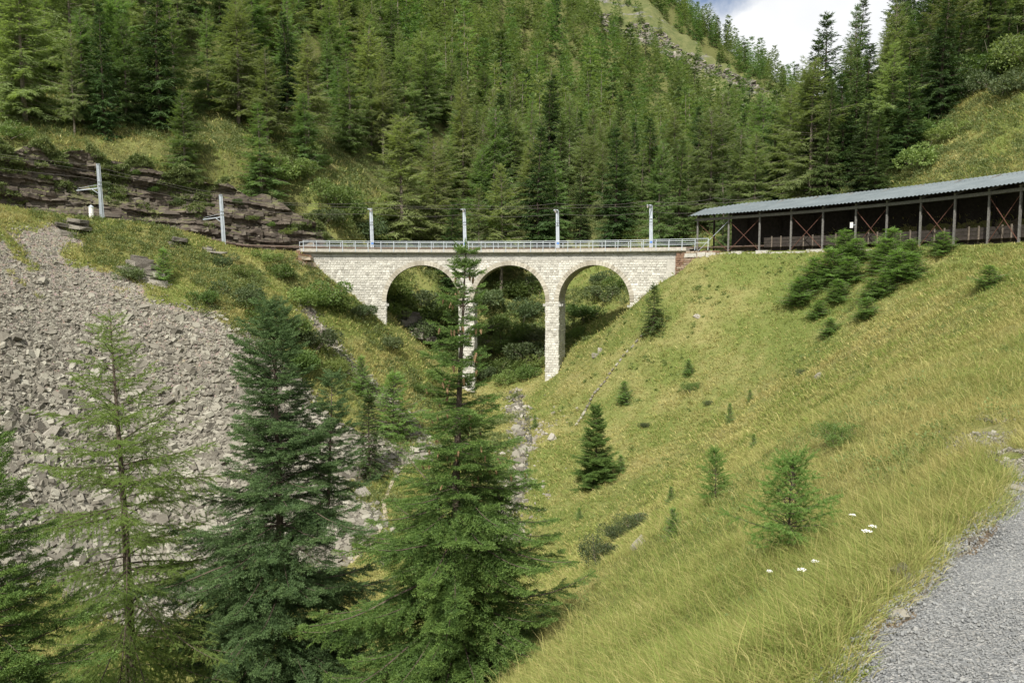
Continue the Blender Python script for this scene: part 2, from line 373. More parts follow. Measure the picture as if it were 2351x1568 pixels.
for a in [(1150, 885, 88), (1050, 840, 91), (1210, 865, 90), (960, 770, 92), (1300, 800, 90), (1380, 700, 96), (1430, 650, 98), (1460, 605, 101), (1180, 740, 99), (1180, 650, 107), (900, 680, 96), (1000, 660, 100),
          (850, 562, 96), (1000, 552, 108), (1200, 545, 114), (1400, 550, 110), (1550, 552, 102), (1650, 540, 98),
          (-200, 345, 66), (0, 350, 73), (230, 350, 80), (480, 385, 86), (640, 430, 89), (740, 500, 90), (880, 430, 112),
          (0, 150, 100), (300, 150, 108), (600, 200, 114), (800, 320, 114), (700, 50, 140), (300, -50, 132), (0, -100, 125), (-300, -100, 120), (1000, 420, 132), (1000, 150, 200), (1000, 0, 260), (800, -100, 230), (500, -150, 180),
          (1200, 370, 160), (1200, 110, 270), (1200, -50, 330), (1400, 420, 150), (1400, 260, 260), (1400, 110, 345), (1340, 0, 390), (1500, 80, 375), (1600, 150, 365), (1750, 215, 345), (1830, 248, 330), (1600, 370, 220), (1700, 430, 160), (1750, 330, 260),
          (1570, 42, 425), (1680, 122, 405), (1780, 190, 390), (1850, 228, 380), (1450, -110, 450),
          (1890, 410, 200), (1900, 450, 92), (2050, 425, 78), (2220, 395, 71), (2351, 375, 67), (2500, 360, 62), (2200, 245, 84), (2351, 160, 82), (2000, 370, 130), (2300, 0, 120), (2100, 150, 130), (2351, -200, 170), (2000, 400, 250), (2600, 100, 90)]: B(*a)
back += [(105, 520, 105), (190, 480, 62), (60, 560, 150), (250, 420, 70), (-60, 420, 190), (-250, 300, 160), (-400, 600, 280), (300, 250, 110), (300, 600, 40), (0, 700, 170)]
fF, fB = tps(front), tps(back)

xs = np.concatenate([np.arange(-620, -140, 24.), np.arange(-140, -62, 4.), np.arange(-62, 58, .62), np.arange(58, 140, 3.), np.arange(140, 620, 20.)])
ys = np.concatenate([np.arange(-60, -6, 4.), np.arange(-6, 112, .62), np.arange(112, 200, 2.), np.arange(200, 480, 4.), np.arange(480, 1000, 26.)])
GX, GY = np.meshgrid(xs, ys, indexing='ij'); gx, gy = GX.ravel(), GY.ravel()
rr = np.hypot(gx - CX, gy - CY); tt = np.degrees(np.arctan2(gx - CX, gy - CY))
zf = fF(gx, gy); zb = fB(gx, gy)
# in front surface only trust it near
lump = (fbm(gx * .35, gy * .35, 0, 4, 3) - .5) * .9 + (fbm(gx * 1.3, gy * 1.3, 0, 3, 9) - .5) * .3
far = sstep(110, 300, gy)
lump = lump * (1 + far * 6) + (fbm(gx * .06, gy * .06, 0, 4, 5) - .5) * 14 * far
lft = 1 - sstep(-19, -15, tt)
wcl = (sstep(53.4, 55.6, rr) * lft + sstep(50.2, 51.6, rr) * (1 - lft)) * (gy > CY - 5) + (gy <= CY - 5) * sstep(60, 75, rr)
gorge = sstep(-20, -14, tt) * (1 - sstep(26, 33, tt)); wg = sstep(44.5, 51, rr)
wb = gorge * wg + (1 - gorge) * wcl
wb = np.where(gy > CY - 5, wb, wcl)
gz = zf * (1 - wb) + zb * wb + lump * np.where(rr < 53, np.clip(np.abs(rr - 47) / 5 - .4, .15, 1), 1)
# railway shelf
tz = track_z(tt)
shelf = sstep(44.2, 45.2, rr) * (1 - sstep(50.0 + 2.6 * lft, 51.4 + 2.6 * lft, rr)) * (1 - sstep(-21, -17.5, tt) * (1 - sstep(30, 33, tt))) * (gy > CY - 8)
gz = gz * (1 - shelf) + tz * shelf
# keep the ground under the deck low enough
under = (1 - sstep(50, 52, rr)) * sstep(43, 45, rr) * sstep(-18.5, -16, tt) * (1 - sstep(29, 31.5, tt)); gz = np.where(under > .3, np.minimum(gz, 1.2), gz)
# near gravel bed: flat beside the camera
edge_n = np.array([-.744, .668])
def gravel_d(x, y):                 # signed distance to the gravel edge, positive = inside the bed
    return 1.58 + .05 * np.sin(x * 2.3) + .06 * np.sin(y * 3.7 + 1) - (x * edge_n[0] + y * edge_n[1])
gd = gravel_d(gx, gy); nearbed = sstep(-.95, -.35, gd) * (1 - sstep(4.6, 6.5, gd)) * (1 - sstep(14, 22, gy)) * (rr < 70)
gz = gz * (1 - nearbed) + (-2.40 + 0 * gy) * nearbed
GZ = gz.reshape(GX.shape)
def H(x, y):
    x = np.atleast_1d(np.asarray(x, float)); y = np.atleast_1d(np.asarray(y, float))
    i = np.clip(np.searchsorted(xs, x) - 1, 0, len(xs) - 2); j = np.clip(np.searchsorted(ys, y) - 1, 0, len(ys) - 2)
    a = np.clip((x - xs[i]) / (xs[i + 1] - xs[i]), 0, 1); c = np.clip((y - ys[j]) / (ys[j + 1] - ys[j]), 0, 1)
    return GZ[i, j] * (1 - a) * (1 - c) + GZ[i + 1, j] * a * (1 - c) + GZ[i, j + 1] * (1 - a) * c + GZ[i + 1, j + 1] * a * c
def normal(x, y, e=.6):
    hx = (H(x + e, y) - H(x - e, y)) / (2 * e); hy = (H(x, y + e) - H(x, y - e)) / (2 * e)
    n = np.stack([-hx, -hy, np.ones_like(hx)], -1); return n / np.linalg.norm(n, axis=1, keepdims=True)
def hit(u, v, y0=3.0, y1=600):      # where the line of sight meets the ground
    d = ray(u, v); t = y0 * (y1 / y0) ** (np.arange(1600) / 1600.); p = d[None] * t[:, None]
    below = p[:, 2] < H(p[:, 0], p[:, 1]); k = np.argmax(below) if below.any() else len(t) - 1
    return p[k]
def inpoly(x, y, poly):
    c = np.zeros(len(x), bool); n = len(poly)
    for i in range(n):
        x1, y1 = poly[i]; x2, y2 = poly[(i + 1) % n]
        if y1 == y2: continue
        c ^= ((y1 > y) != (y2 > y)) & (x < (x2 - x1) * (y - y1) / (y2 - y1) + x1)
    return c
def plan(pts, y0=3.0): return [tuple(hit(u, v, y0)[:2]) for u, v in pts]
def segdist(x, y, pts):
    d = np.full(len(x), 1e9)
    for (a, b), (c, e) in zip(pts[:-1], pts[1:]):
        L2 = (c - a) ** 2 + (e - b) ** 2 + 1e-9; t = np.clip(((x - a) * (c - a) + (y - b) * (e - b)) / L2, 0, 1)
        d = np.minimum(d, np.hypot(x - a - t * (c - a), y - b - t * (e - b)))
    return d
SCREE = plan([(-300, 470), (60, 496), (150, 530), (210, 600), (330, 665), (430, 700), (500, 740), (570, 800), (650, 860), (740, 910), (820, 960), (830, 1050), (800, 1120), (790, 1180), (700, 1260), (560, 1340), (440, 1440), (280, 1460), (150, 1400), (-100, 1350)])
RUN1 = plan([(730, 760), (800, 830), (870, 900), (960, 990), (960, 1060)]); RUN2 = plan([(700, 690), (740, 760)]); RUN3 = plan([(870, 1020), (930, 1060), (990, 1040)])
STREAM = plan([(1190, 905), (1210, 960), (1215, 1020), (1205, 1060), (1195, 1120), (1170, 1180), (1130, 1260), (1080, 1340)])
PATH = plan([(985, 1030), (935, 1060), (905, 1100), (880, 1150), (886, 1195), (868, 1225), (850, 1250), (800, 1300)])
BARE1 = plan([(2240, 960), (2290, 1010), (2351, 1100)]); HIGH = plan([(1290, -60), (1400, 80), (1530, 130), (1600, 190), (1700, 250), (1840, 275), (1845, 250), (1690, 165), (1560, 75), (1430, -40)], 120)
def masks(x, y):
    wx = x + (fbm(x * .20, y * .20, 0, 4, 301) - .5) * 11; wy = y + (fbm(x * .20, y * .20, 0, 4, 302) - .5) * 11
    s = inpoly(wx, wy, SCREE).astype(float); s = s * (1 - sstep(.60, .66, fbm(x * .6, y * .6, 0, 3, 77)) * sstep(-5, 1, H(x, y)) * .9)
    for Pn, w in ((RUN1, .45), (RUN2, .4), (RUN3, 1.2), (STREAM, .35)): s = np.maximum(s, 1 - sstep(w * .5, w * 1.6, segdist(x + (fbm(x * .7, y * .7, 0, 3, 401) - .5) * 3.5, y, Pn)))
    b = np.maximum(.5 - .5 * sstep(.1, .4, segdist(x, y, PATH)), .45 * (1 - sstep(.1, .5, segdist(x, y, BARE1))))
    r = np.hypot(x - CX, y - CY); t = np.degrees(np.arctan2(x - CX, y - CY))
    b = np.maximum(b, ((r > 45.4) & (r < 50.6) & ((t < -17) | (t > 31)) & (y > 30)) * 1.0)
    g = gravel_d(x, y); b = np.maximum(b, (g > -.05) * (g < 8) * (y < 25) * 1.0)
    hi = np.where((r > 55), inpoly(x, y, HIGH).astype(float), 0)
    wood = (.55 + .45 * sstep(55, 62, r)) * (r > 52.5) * (y > 60) * (1 - hi)
    wood = wood * (1 - .9 * (t > 30) * (t < 88) * (1 - sstep(66, 72, r))) * (1 - .9 * (t > -18) * (t < 30) * (1 - sstep(64, 74, r)))
    return dict(scree=s, bare=b, high=hi, wood=wood)
mk = masks(gx, gy)
nx, ny = len(xs), len(ys)
I = (np.arange(nx - 1)[:, None] * ny + np.arange(ny - 1)[None]).ravel()
FQ = np.stack([I, I + ny, I + ny + 1, I + 1], -1)
tag(obj('terrain', np.stack([gx, gy, gz], -1), FQ, M['ground'], attrs=mk, smooth=True), kind='structure')

# ------------------------------------------------------------------ scattered stones / grass builders
def stones(P, S, Nn, seed, flat=.45, spin=True):
    """irregular slab-like stones: P centres, S sizes, Nn ground normals -> V, F"""
    g = np.random.default_rng(seed); n = len(P)
    base = np.array([(-1, -.8, -1), (.2, -1, -1), (1, -.8, -1), (1, .8, -1), (-.3, 1.05, -1), (-1, .6, -1), (-.92, -.74, 1), (.2, -.94, 1), (.95, -.7, 1), (.9, .75, 1), (-.3, .95, 1), (-.92, .5, 1)], float)
    Vv = base[None] * (1 + g.uniform(-.28, .28, (n, 12, 3)))
    sc3 = np.stack([S * g.uniform(.7, 1.35, n), S * g.uniform(.5, .95, n), S * g.uniform(flat * .5, flat * 1.3, n)], -1)
    Vv = Vv * sc3[:, None] * .5
    d = g.normal(0, 1, (n, 3)); nn = Nn + g.normal(0, .38, (n, 3)); nn /= np.linalg.norm(nn, axis=1, keepdims=True)
    e = np.cross(nn, d); e /= np.linalg.norm(e, axis=1, keepdims=True); f = np.cross(nn, e)
    A = np.stack([e, f, nn], 1)
    Vv = np.einsum('nvk,nkj->nvj', Vv, A) + P[:, None]
    f6 = [(0, 5, 4, 3), (0, 3, 2, 1), (6, 7, 8, 9), (6, 9, 10, 11)] + [(i, (i + 1) % 6, 6 + (i + 1) % 6, 6 + i) for i in range(6)]
    Fq = (np.arange(n)[:, None, None] * 12 + np.array(f6)[None]).reshape(-1, 4)
    return Vv.reshape(-1, 3), Fq
def wedge(n, y0, y1, g, half=.70, p=2.0):
    """plan positions in the view fan, density ~ 1/y^p"""
    q = g.random(n)
    if p == 2: y = y0 * (y1 / y0) ** q
    else: y = (y0 ** (2 - p) + q * (y1 ** (2 - p) - y0 ** (2 - p))) ** (1 / (2 - p))
    return y * g.uniform(-half, half, n), y

# scree
g = np.random.default_rng(11)
x, y = wedge(520000, 36, 86, g, .72, 1.6); mm = masks(x + g.normal(0, .5, len(x)), y + g.normal(0, .5, len(x)))['scree'] + (fbm(x * .5, y * .5, 0, 3, 31) - .5) * .9
thin = fbm(x * .25, y * .25, 0, 3, 77); z = H(x, y)
k = (mm > .5) & (x < 1.0) ; x, y = x[k][:150000], y[k][:150000]
z = H(x, y)
size = np.clip(.074 * np.exp(g.normal(0, .58, len(x))) * (1.05 + np.clip((-z) / 9, -.45, 1.6)), .09, .85)
V1, F1 = stones(np.stack([x, y, z + size * .12], -1), size, normal(x, y), 5)
tag(obj('scree', V1, F1, M['scree']), 'broken grey and brown stones covering the steep left slope', 'scree', kind='stuff')
# stream bed and right-bank stones
g = np.random.default_rng(12)
x = g.uniform(-4, 9, 26000); y = g.uniform(38, 82, 26000); d = segdist(x + (fbm(x * .7, y * .7, 0, 3, 401) - .5) * 3.5, y, STREAM)
k = (d > .12) & (d < g.exponential(.55, len(x)) + .25) & (vnoise(x * .4, y * .4, 0, 4) + g.random(len(x)) * .5 > .62); x, y = x[k], y[k]; z = H(x, y); size = .12 * np.exp(g.normal(0, .6, len(x)))
V1, F1 = stones(np.stack([x, y, z + size * .1], -1), np.clip(size, .08, .9), normal(x, y), 6, .6)
tag(obj('stream_stones', V1, F1, M['palerock']), 'pale stones lining the small stream in the gorge', 'stones', kind='stuff')

def ribbon(name, pts, w, mat, dz=.03, sub=12, lw=None):
    P = np.array(pts, float); Q = []
    for a, b_ in zip(P[:-1], P[1:]):
        for t in np.arange(sub) / sub: Q.append(a * (1 - t) + b_ * t)
    Q = np.array(Q); T = np.gradient(Q, axis=0); T /= np.linalg.norm(T, axis=1, keepdims=True); Nn = np.stack([-T[:, 1], T[:, 0]], -1)
    ww = w * (.8 + .5 * vnoise(np.arange(len(Q)) * .35, np.zeros(len(Q)), 0, 5))
    V = []; nc = 5
    for c in range(nc):
        o = Q + Nn * (ww * (c / (nc - 1) - .5))[:, None]; V.append(np.stack([o[:, 0], o[:, 1], H(o[:, 0], o[:, 1]) + dz], -1))
    V = np.stack(V, 1).reshape(-1, 3); n = len(Q)
    I = (np.arange(n - 1)[:, None] * nc + np.arange(nc - 1)[None]).ravel(); Fq = np.stack([I, I + nc, I + nc + 1, I + 1], -1)
    return tag(obj(name, V, Fq, mat, smooth=True), kind='structure')
m, nt, b, _ = newmat('stream_water'); b.inputs['Base Color'].default_value = (.06, .06, .05, 1); b.inputs['Roughness'].default_value = .12; b.inputs['Specular IOR Level'].default_value = .6
bump(nt, b, noise(nt, 6, 4, geo(nt).outputs['Position']), .05); M['water'] = m
M['dirt'] = plain('dirt_path', (.27, .235, .17), .95, .2, 4, bmp=.02)
ribbon('stream', STREAM, .5, M['water'], .06)
ribbon('footpath', PATH, .26, M['dirt'], .05)

# ------------------------------------------------------------------ gravel bed beside the train
m, nt, b, _ = newmat('fine_gravel'); g_ = geo(nt); vv = N(nt, 'ShaderNodeTexVoronoi', Scale=62.0); nt.links.new(g_.outputs['Position'], vv.inputs['Vector'])
sep = nt.nodes.new('ShaderNodeSeparateColor'); nt.links.new(vv.outputs['Color'], sep.inputs[0])
c1 = ramp(nt, sep.outputs[0], [(0, (.13, .135, .135)), (.4, (.19, .195, .195)), (.8, (.24, .243, .235)), (1, (.33, .32, .30))])
c2 = mix(nt, mrange(nt, noise(nt, 1.1, 4, g_.outputs['Position']), .55, .75, 0, .4), c1, (.20, .18, .145))
nt.links.new(c2, b.inputs['Base Color']); bump(nt, b, vv.outputs['Distance'], .02, 1); M['gravel'] = m
tx = np.array([.668, .744]); nr = np.array([.744, -.668]); NU, NV = 150, 34; V = []
for i in range(NU):
    for j in range(NV):
        s_ = -4 + 30 * i / (NU - 1); o = -.05 + 5.6 * j / (NV - 1)
        if j == 0: o += (vnoise(s_ * 3.1, 0, 0, 3) - .5) * .5
        q = edge_n * 1.58 + tx * s_ + nr * o; zz = -2.40 + .035 + .02 * (vnoise(s_ * 2, o * 2, 0, 8) - .5) - (.06 if j == 0 else 0)
        V.append((q[0], q[1], zz))
I = (np.arange(NU - 1)[:, None] * NV + np.arange(NV - 1)[None]).ravel()
tag(obj('gravel_bed', V, np.stack([I, I + NV, I + NV + 1, I + 1], -1), M['gravel'], smooth=True), kind='structure')
g = np.random.default_rng(21); n = 42000
s_ = 2.2 + 9 * g.random(n) ** 1.3; o = g.uniform(-.12, 3.4, n) * 1.0; q = edge_n * 1.58 + tx * s_[:, None] + nr * o[:, None]
uu, vv_ = proj(np.stack([q[:, 0], q[:, 1], np.full(n, -2.2)], -1)); k = (uu < 2500) & (vv_ < 1750); q = q[k]
S_ = .0105 * np.exp(g.normal(0, .35, len(q)))
V1, F1 = stones(np.stack([q[:, 0], q[:, 1], np.full(len(q), -2.358)], -1), S_, np.tile([0, 0, 1.], (len(q), 1)), 9, .9)
tag(obj('gravel', V1, F1, M['pebble']), 'loose grey gravel beside the railway track', 'gravel', kind='stuff')

g = np.random.default_rng(22); n = 9000
s_ = g.uniform(1, 22, n); o = -np.abs(g.normal(0, .22, n)) + .03; q = edge_n * 1.58 + tx * s_[:, None] + nr * o[:, None]
bp = np.array(BARE1); t_ = g.random(2600); i_ = g.integers(0, len(bp) - 1, 2600); qb = bp[i_] * (1 - t_[:, None]) + bp[i_ + 1] * t_[:, None] + g.normal(0, .3, (2600, 2)); q = np.concatenate([q, qb])
k = vnoise(q[:, 0] * 1.7, q[:, 1] * 1.7, 0, 9) > .42; q = q[k]; S_ = .024 * np.exp(g.normal(0, .55, len(q)))
V1, F1 = stones(np.stack([q[:, 0], q[:, 1], H(q[:, 0], q[:, 1]) + .01], -1), S_, normal(q[:, 0], q[:, 1], .3), 10, .7)
tag(obj('edge_rubble', V1, F1, M['scree']), 'small brown stones and crumbs along the edge of the gravel', 'rubble', kind='stuff')

# ------------------------------------------------------------------ viaduct
RF, RB = 45.0, 48.6                # front and back faces of the masonry
S = lambda th: R(th) * RF          # arc length on the front face
def pt(s, dep, z):                 # s along the front face, dep behind it
    th = s / RF; r = RF + dep; return (CX + r * math.sin(th), CY + r * math.cos(th), z)
def s_of_u(u): return S(theta_of_u(u, RF))
s_l, s_r = s_of_u(697), s_of_u(1553)
ops = [(s_of_u(885), s_of_u(1053)), (s_of_u(1087), s_of_u(1253)), (s_of_u(1283), s_of_u(1448))]
CROWN = .85; WTOP = 2.10
archs = []
for a, b_ in ops: archs.append(((a + b_) / 2, (b_ - a) / 2))
SPR = [CROWN - rad for c, rad in archs]
via = empty('stone_viaduct', pt((s_l + s_r) / 2, 1.8, -14), 0, 'pale stone railway viaduct with three round arches across the gorge', 'viaduct')
VO = np.array(via.location)
def vbuild(mb, name, mat, parent=None, **k):
    o = mb.build(name, mat, parent or via, **k)
    if parent is None: o.location = [-c for c in VO]
    return o
def low(s):                        # lower limit of the masonry at s (None = open below arch)
    for (c, rad), sp in zip(archs, SPR):
        if abs(s - c) < rad: return sp + math.sqrt(max(0, rad * rad - (s - c) ** 2))
    return -17.0
def core(mb, s0, s1, zt, zb_fn, n):
    for i in range(n):
        a = s0 + (s1 - s0) * i / n; b_ = s0 + (s1 - s0) * (i + 1) / n
        za, zb2 = zb_fn(a + 1e-6), zb_fn(b_ - 1e-6)
        Vv = [pt(a, 0, za), pt(b_, 0, zb2), pt(b_, 0, zt), pt(a, 0, zt), pt(a, 3.6, za), pt(b_, 3.6, zb2), pt(b_, 3.6, zt), pt(a, 3.6, zt)]
        mb.add(Vv, [(0, 1, 2, 3), (5, 4, 7, 6), (3, 2, 6, 7), (0, 4, 5, 1)] + ([(0, 3, 7, 4)] if i == 0 else []) + ([(1, 5, 6, 2)] if i == n - 1 else []))
# spandrel core split above the springings, piers and abutments below
mb = MB(); zsp = min(SPR)
def low2(s): return max(low(s), zsp)
cuts = [s_l] + [v for c, rad in archs for v in (c - rad, c + rad)] + [s_r]
for i in range(len(cuts) - 1):
    if i % 2: # an arch: cosine spacing
        c, rad = archs[i // 2]; sp = SPR[i // 2]; n = 36; aa = [c - rad * math.cos(math.pi * k / n) for k in range(n + 1)]
        for a, b_ in zip(aa[:-1], aa[1:]):
            za = sp + math.sqrt(max(0, rad * rad - (a - c) ** 2)); z2 = sp + math.sqrt(max(0, rad * rad - (b_ - c) ** 2))
            mb.add([pt(a, 0, za), pt(b_, 0, z2), pt(b_, 0, WTOP), pt(a, 0, WTOP), pt(a, 3.6, za), pt(b_, 3.6, z2), pt(b_, 3.6, WTOP), pt(a, 3.6, WTOP)], [(0, 1, 2, 3), (5, 4, 7, 6), (3, 2, 6, 7), (0, 4, 5, 1)])
    else: core(mb, cuts[i], cuts[i + 1], WTOP, lambda s: zsp, max(2, int((cuts[i + 1] - cuts[i]) / .6)))
vbuild(mb, 'wall_core', M['mortar'])
g = np.random.default_rng(3)
def blocks(mb, s0, s1, z0, z1, rowh=.26, bw=.37, ring=True, dep=(.015, .06), seed=0, rows=None):
    z = z1; 
    while z > z0 + .05:
        h = rowh * g.uniform(.85, 1.12); zb_ = max(z - h, z0); s = s0 - g.uniform(0, bw)
        while s < s1:
            w = bw * g.uniform(.6, 1.35); a = max(s, s0); b_ = min(s + w, s1); s += w
            if b_ - a < .08: continue
            zm = (z + zb_) / 2
            if ring:
                skip = False
                for (c, rad), sp in zip(archs, SPR):
                    ro = rad + .42
                    hh = max(zm, sp) - sp
                    if hh < ro:
                        half = math.sqrt(ro * ro - hh * hh) if zm > sp else rad
                        lo_, hi_ = c - half, c + half
                        if a >= lo_ and b_ <= hi_: skip = True; break
                        if a < lo_ < b_: b_ = lo_
                        elif a < hi_ < b_: a = hi_
                if skip or b_ - a < .06: continue
            p = g.uniform(*dep); j = .014
            a2, b2, zt, zb2 = a + j, b_ - j, z - j, zb_ + j
            if b2 - a2 < .03 or zt - zb2 < .03: continue
            e = .03
            mb.add([pt(a2, 0, zb2), pt(b2, 0, zb2), pt(b2, 0, zt), pt(a2, 0, zt), pt(a2 + e, -p - .01, zb2 + e), pt(b2 - e, -p - .01, zb2 + e), pt(b2 - e, -p - .01, zt - e), pt(a2 + e, -p - .01, zt - e)],
                   [(4, 5, 6, 7), (0, 1, 5, 4), (1, 2, 6, 5), (2, 3, 7, 6), (3, 0, 4, 7)])
        z = zb_
mb = MB(); blocks(mb, s_l, s_r - .9, zsp, 1.30); vbuild(mb, 'spandrel_wall', M['masonry'])
mb = MB(); blocks(mb, s_l, s_r, 1.36, WTOP - .03, .25, .46, False, (.005, .02)); vbuild(mb, 'parapet_course', M['greyblock'])
mb = MB()
for s in np.arange(s_l, s_r, .8): mb.add([pt(s, -.035, 1.30), pt(s + .8, -.035, 1.30), pt(s + .8, -.035, 1.36), pt(s, -.035, 1.36), pt(s, 0, 1.30), pt(s + .8, 0, 1.30), pt(s + .8, 0, 1.36), pt(s, 0, 1.36)], [(0, 1, 2, 3), (3, 2, 6, 7), (0, 4, 5, 1)])
vbuild(mb, 'string_course', M['slab'])
mb = MB()      # smooth plastered right end
mb.add([pt(s_r - .9, -.03, -1.5), pt(s_r, -.03, -1.5), pt(s_r, -.03, 1.3), pt(s_r - .9, -.03, 1.3), pt(s_r - .9, .05, -1.5), pt(s_r, .05, -1.5), pt(s_r, .05, 1.3), pt(s_r - .9, .05, 1.3)], [(0, 1, 2, 3), (1, 5, 6, 2), (0, 3, 7, 4), (3, 2, 6, 7)])
vbuild(mb, 'end_quoin', M['concrete'])
# arch rings of single voussoirs + vault lining
for (c, rad), sp in zip(archs, SPR):
    mb = MB(); n = 37
    for k in range(n):
        a0 = math.pi * k / n + .004; a1 = math.pi * (k + 1) / n - .004; ro = rad + .44 + g.uniform(-.03, .03); p = g.uniform(.05, .085)
        f = lambda a, r, d: pt(c - r * math.cos(a), d, sp + r * math.sin(a))
        Vv = [f(a0, rad - .01, -p), f(a1, rad - .01, -p), f(a1, ro, -p), f(a0, ro, -p), f(a0, rad - .01, .4), f(a1, rad - .01, .4), f(a1, ro, .05), f(a0, ro, .05)]
        mb.add(Vv, [(0, 1, 2, 3), (0, 4, 5, 1), (3, 2, 6, 7), (1, 5, 6, 2), (0, 3, 7, 4)])
    vbuild(mb, 'arch_ring', M['voussoir'])
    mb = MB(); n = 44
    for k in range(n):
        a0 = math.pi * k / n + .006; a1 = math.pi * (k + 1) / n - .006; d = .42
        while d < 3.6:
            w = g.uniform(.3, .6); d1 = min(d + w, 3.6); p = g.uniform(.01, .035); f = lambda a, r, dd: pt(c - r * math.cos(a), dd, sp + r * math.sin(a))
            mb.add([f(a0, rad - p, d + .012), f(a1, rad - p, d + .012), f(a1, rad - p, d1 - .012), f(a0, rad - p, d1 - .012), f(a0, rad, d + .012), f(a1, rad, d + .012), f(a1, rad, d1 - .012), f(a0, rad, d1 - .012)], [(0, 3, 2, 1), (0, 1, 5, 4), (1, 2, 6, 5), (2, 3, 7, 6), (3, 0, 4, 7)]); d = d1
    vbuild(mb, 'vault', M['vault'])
# piers and abutments
def side_blocks(mb, s, sign, z0, z1):
    z = z1
    while z > z0 + .1:
        h = .27 * g.uniform(.85, 1.12); zb_ = z - h; d = 0
        while d < 3.58:
            w = g.uniform(.26, .6); d1 = min(d + w, 3.6); p = g.uniform(.02, .09)
            if d1 - d > .1:
                q = [pt(s, d + .014, zb_ + .014), pt(s, d1 - .014, zb_ + .014), pt(s, d1 - .014, z - .014), pt(s, d + .014, z - .014)]
                e = .03; q2 = [pt(s + sign * p, d + .014 + e, zb_ + .014 + e), pt(s + sign * p, d1 - .014 - e, zb_ + .014 + e), pt(s + sign * p, d1 - .014 - e, z - .014 - e), pt(s + sign * p, d + .014 + e, z - .014 - e)]
                mb.add(q + q2, [(4, 5, 6, 7), (0, 1, 5, 4), (1, 2, 6, 5), (2, 3, 7, 6), (3, 0, 4, 7)])
            d = d1
        z = zb_
for i in (0, 1):
    a, b_ = archs[i][0] + archs[i][1], archs[i + 1][0] - archs[i + 1][1]
    mb = MB(); core(mb, a, b_, zsp, lambda s: -15.5, 3); p_ = vbuild(mb, 'pier', M['mortar'])
    mb = MB(); blocks(mb, a, b_, -15.5, zsp, ring=False); side_blocks(mb, a, -1, -15.5, zsp); side_blocks(mb, b_, 1, -15.5, zsp); mb.build('facing_stones', M['masonry'], p_)
for a, b_, side in ((s_l, archs[0][0] - archs[0][1], 1), (archs[2][0] + archs[2][1], s_r, -1)):
    mb = MB(); core(mb, a, b_, zsp, lambda s: -8.5, 8); p_ = vbuild(mb, 'abutment', M['mortar'])
    mb = MB(); blocks(mb, a, b_ - (.9 if side < 0 else 0), -8.5, zsp, ring=False); side_blocks(mb, b_ if side > 0 else a, side, -8.5, zsp); mb.build('facing_stones', M['masonry'], p_)
# corbel stones at the springings
zc = zsp - .35
for (c, rad) in archs:
    for sg in (-1, 1):
        s = c + sg * rad
        for dd in ((-.02, .28), (1.0, 1.25), (2.0, 2.25)):
            mb = MB(); mb.add([pt(s + sg * .1, dd[0], zc - .12), pt(s - sg * .28, dd[0], zc - .12), pt(s - sg * .28, dd[0], zc + .12), pt(s + sg * .1, dd[0], zc + .12), pt(s + sg * .1, dd[1], zc - .12), pt(s - sg * .28, dd[1], zc - .12), pt(s - sg * .28, dd[1], zc + .12), pt(s + sg * .1, dd[1], zc + .12)], [(0, 1, 2, 3), (4, 7, 6, 5), (1, 5, 6, 2), (0, 4, 5, 1), (3, 2, 6, 7)])
            vbuild(mb, 'corbel', M['greyblock'])
# deck slab
s_sr = s_of_u(1578); DZ = WTOP
mb = MB(); n = 70
for i in range(n):
    a = s_l - .35 + (s_sr - s_l + .35) * i / n; b_ = s_l - .35 + (s_sr - s_l + .35) * (i + 1) / n
    pr = [(-.42, DZ + .42), (-.42, DZ + .10), (-.32, DZ), (3.9, DZ), (3.9, DZ + .42), (3.5, DZ + .42), (3.5, DZ + .3), (-.02, DZ + .3), (-.02, DZ + .42)]
    Vv = [pt(a, d, z) for d, z in pr] + [pt(b_, d, z) for d, z in pr]; k = len(pr)
    Ff = [(j, (j + 1) % k, k + (j + 1) % k, k + j) for j in range(k)]
    if i == 0: Ff.append(tuple(range(k)))
    if i == n - 1: Ff.append(tuple(range(2 * k - 1, k - 1, -1)))
    mb.add(Vv, Ff)
vbuild(mb, 'deck_slab', M['slab'])
for s in np.arange(s_l + .6, s_r, 1.15):      # small drain brackets under the slab
    mb = MB(); mb.add([pt(s, -.2, DZ - .1), pt(s + .1, -.2, DZ - .1), pt(s + .1, -.2, DZ + .0), pt(s, -.2, DZ + .0), pt(s, 0, DZ - .16), pt(s + .1, 0, DZ - .16), pt(s + .1, 0, DZ), pt(s, 0, DZ)], [(0, 1, 2, 3), (0, 4, 5, 1), (0, 3, 7, 4), (1, 5, 6, 2)])
    vbuild(mb, 'drain_bracket', M['greyblock'])
# railings (front and back)
RT = DZ + 1.22
for dep, nm in ((-.36, 'railing'), (3.8, 'railing')):
    s0, s1 = s_l - .1, s_sr + (2.3 if dep < 0 else 1.0)
    rail = bpy.data.objects.new(nm, None); link(rail); rail.parent = via; rail.location = [-c for c in VO]
    for zz, w in ((RT, .055), (DZ + .82, .045)):
        mb = MB(); mb.tube([pt(s, dep, zz) for s in np.arange(s0, s1 + .5, .7)], [w * .62] * len(np.arange(s0, s1 + .5, .7)), 6)
        mb.build('rail_tube', M['steel_light'], rail)
    ns = int((s1 - s0) / 1.32)
    for k in range(ns + 1):
        s = s0 + .05 + (s1 - s0 - .1) * k / ns; mb = MB(); mb.tube([pt(s, dep - (.09 if dep < 0 else 0), DZ + .12), pt(s, dep - (.05 if dep < 0 else 0), DZ + .5), pt(s, dep, RT)], [.042, .036, .034], 6)
        mb.build('post', M['steel_light'], rail)
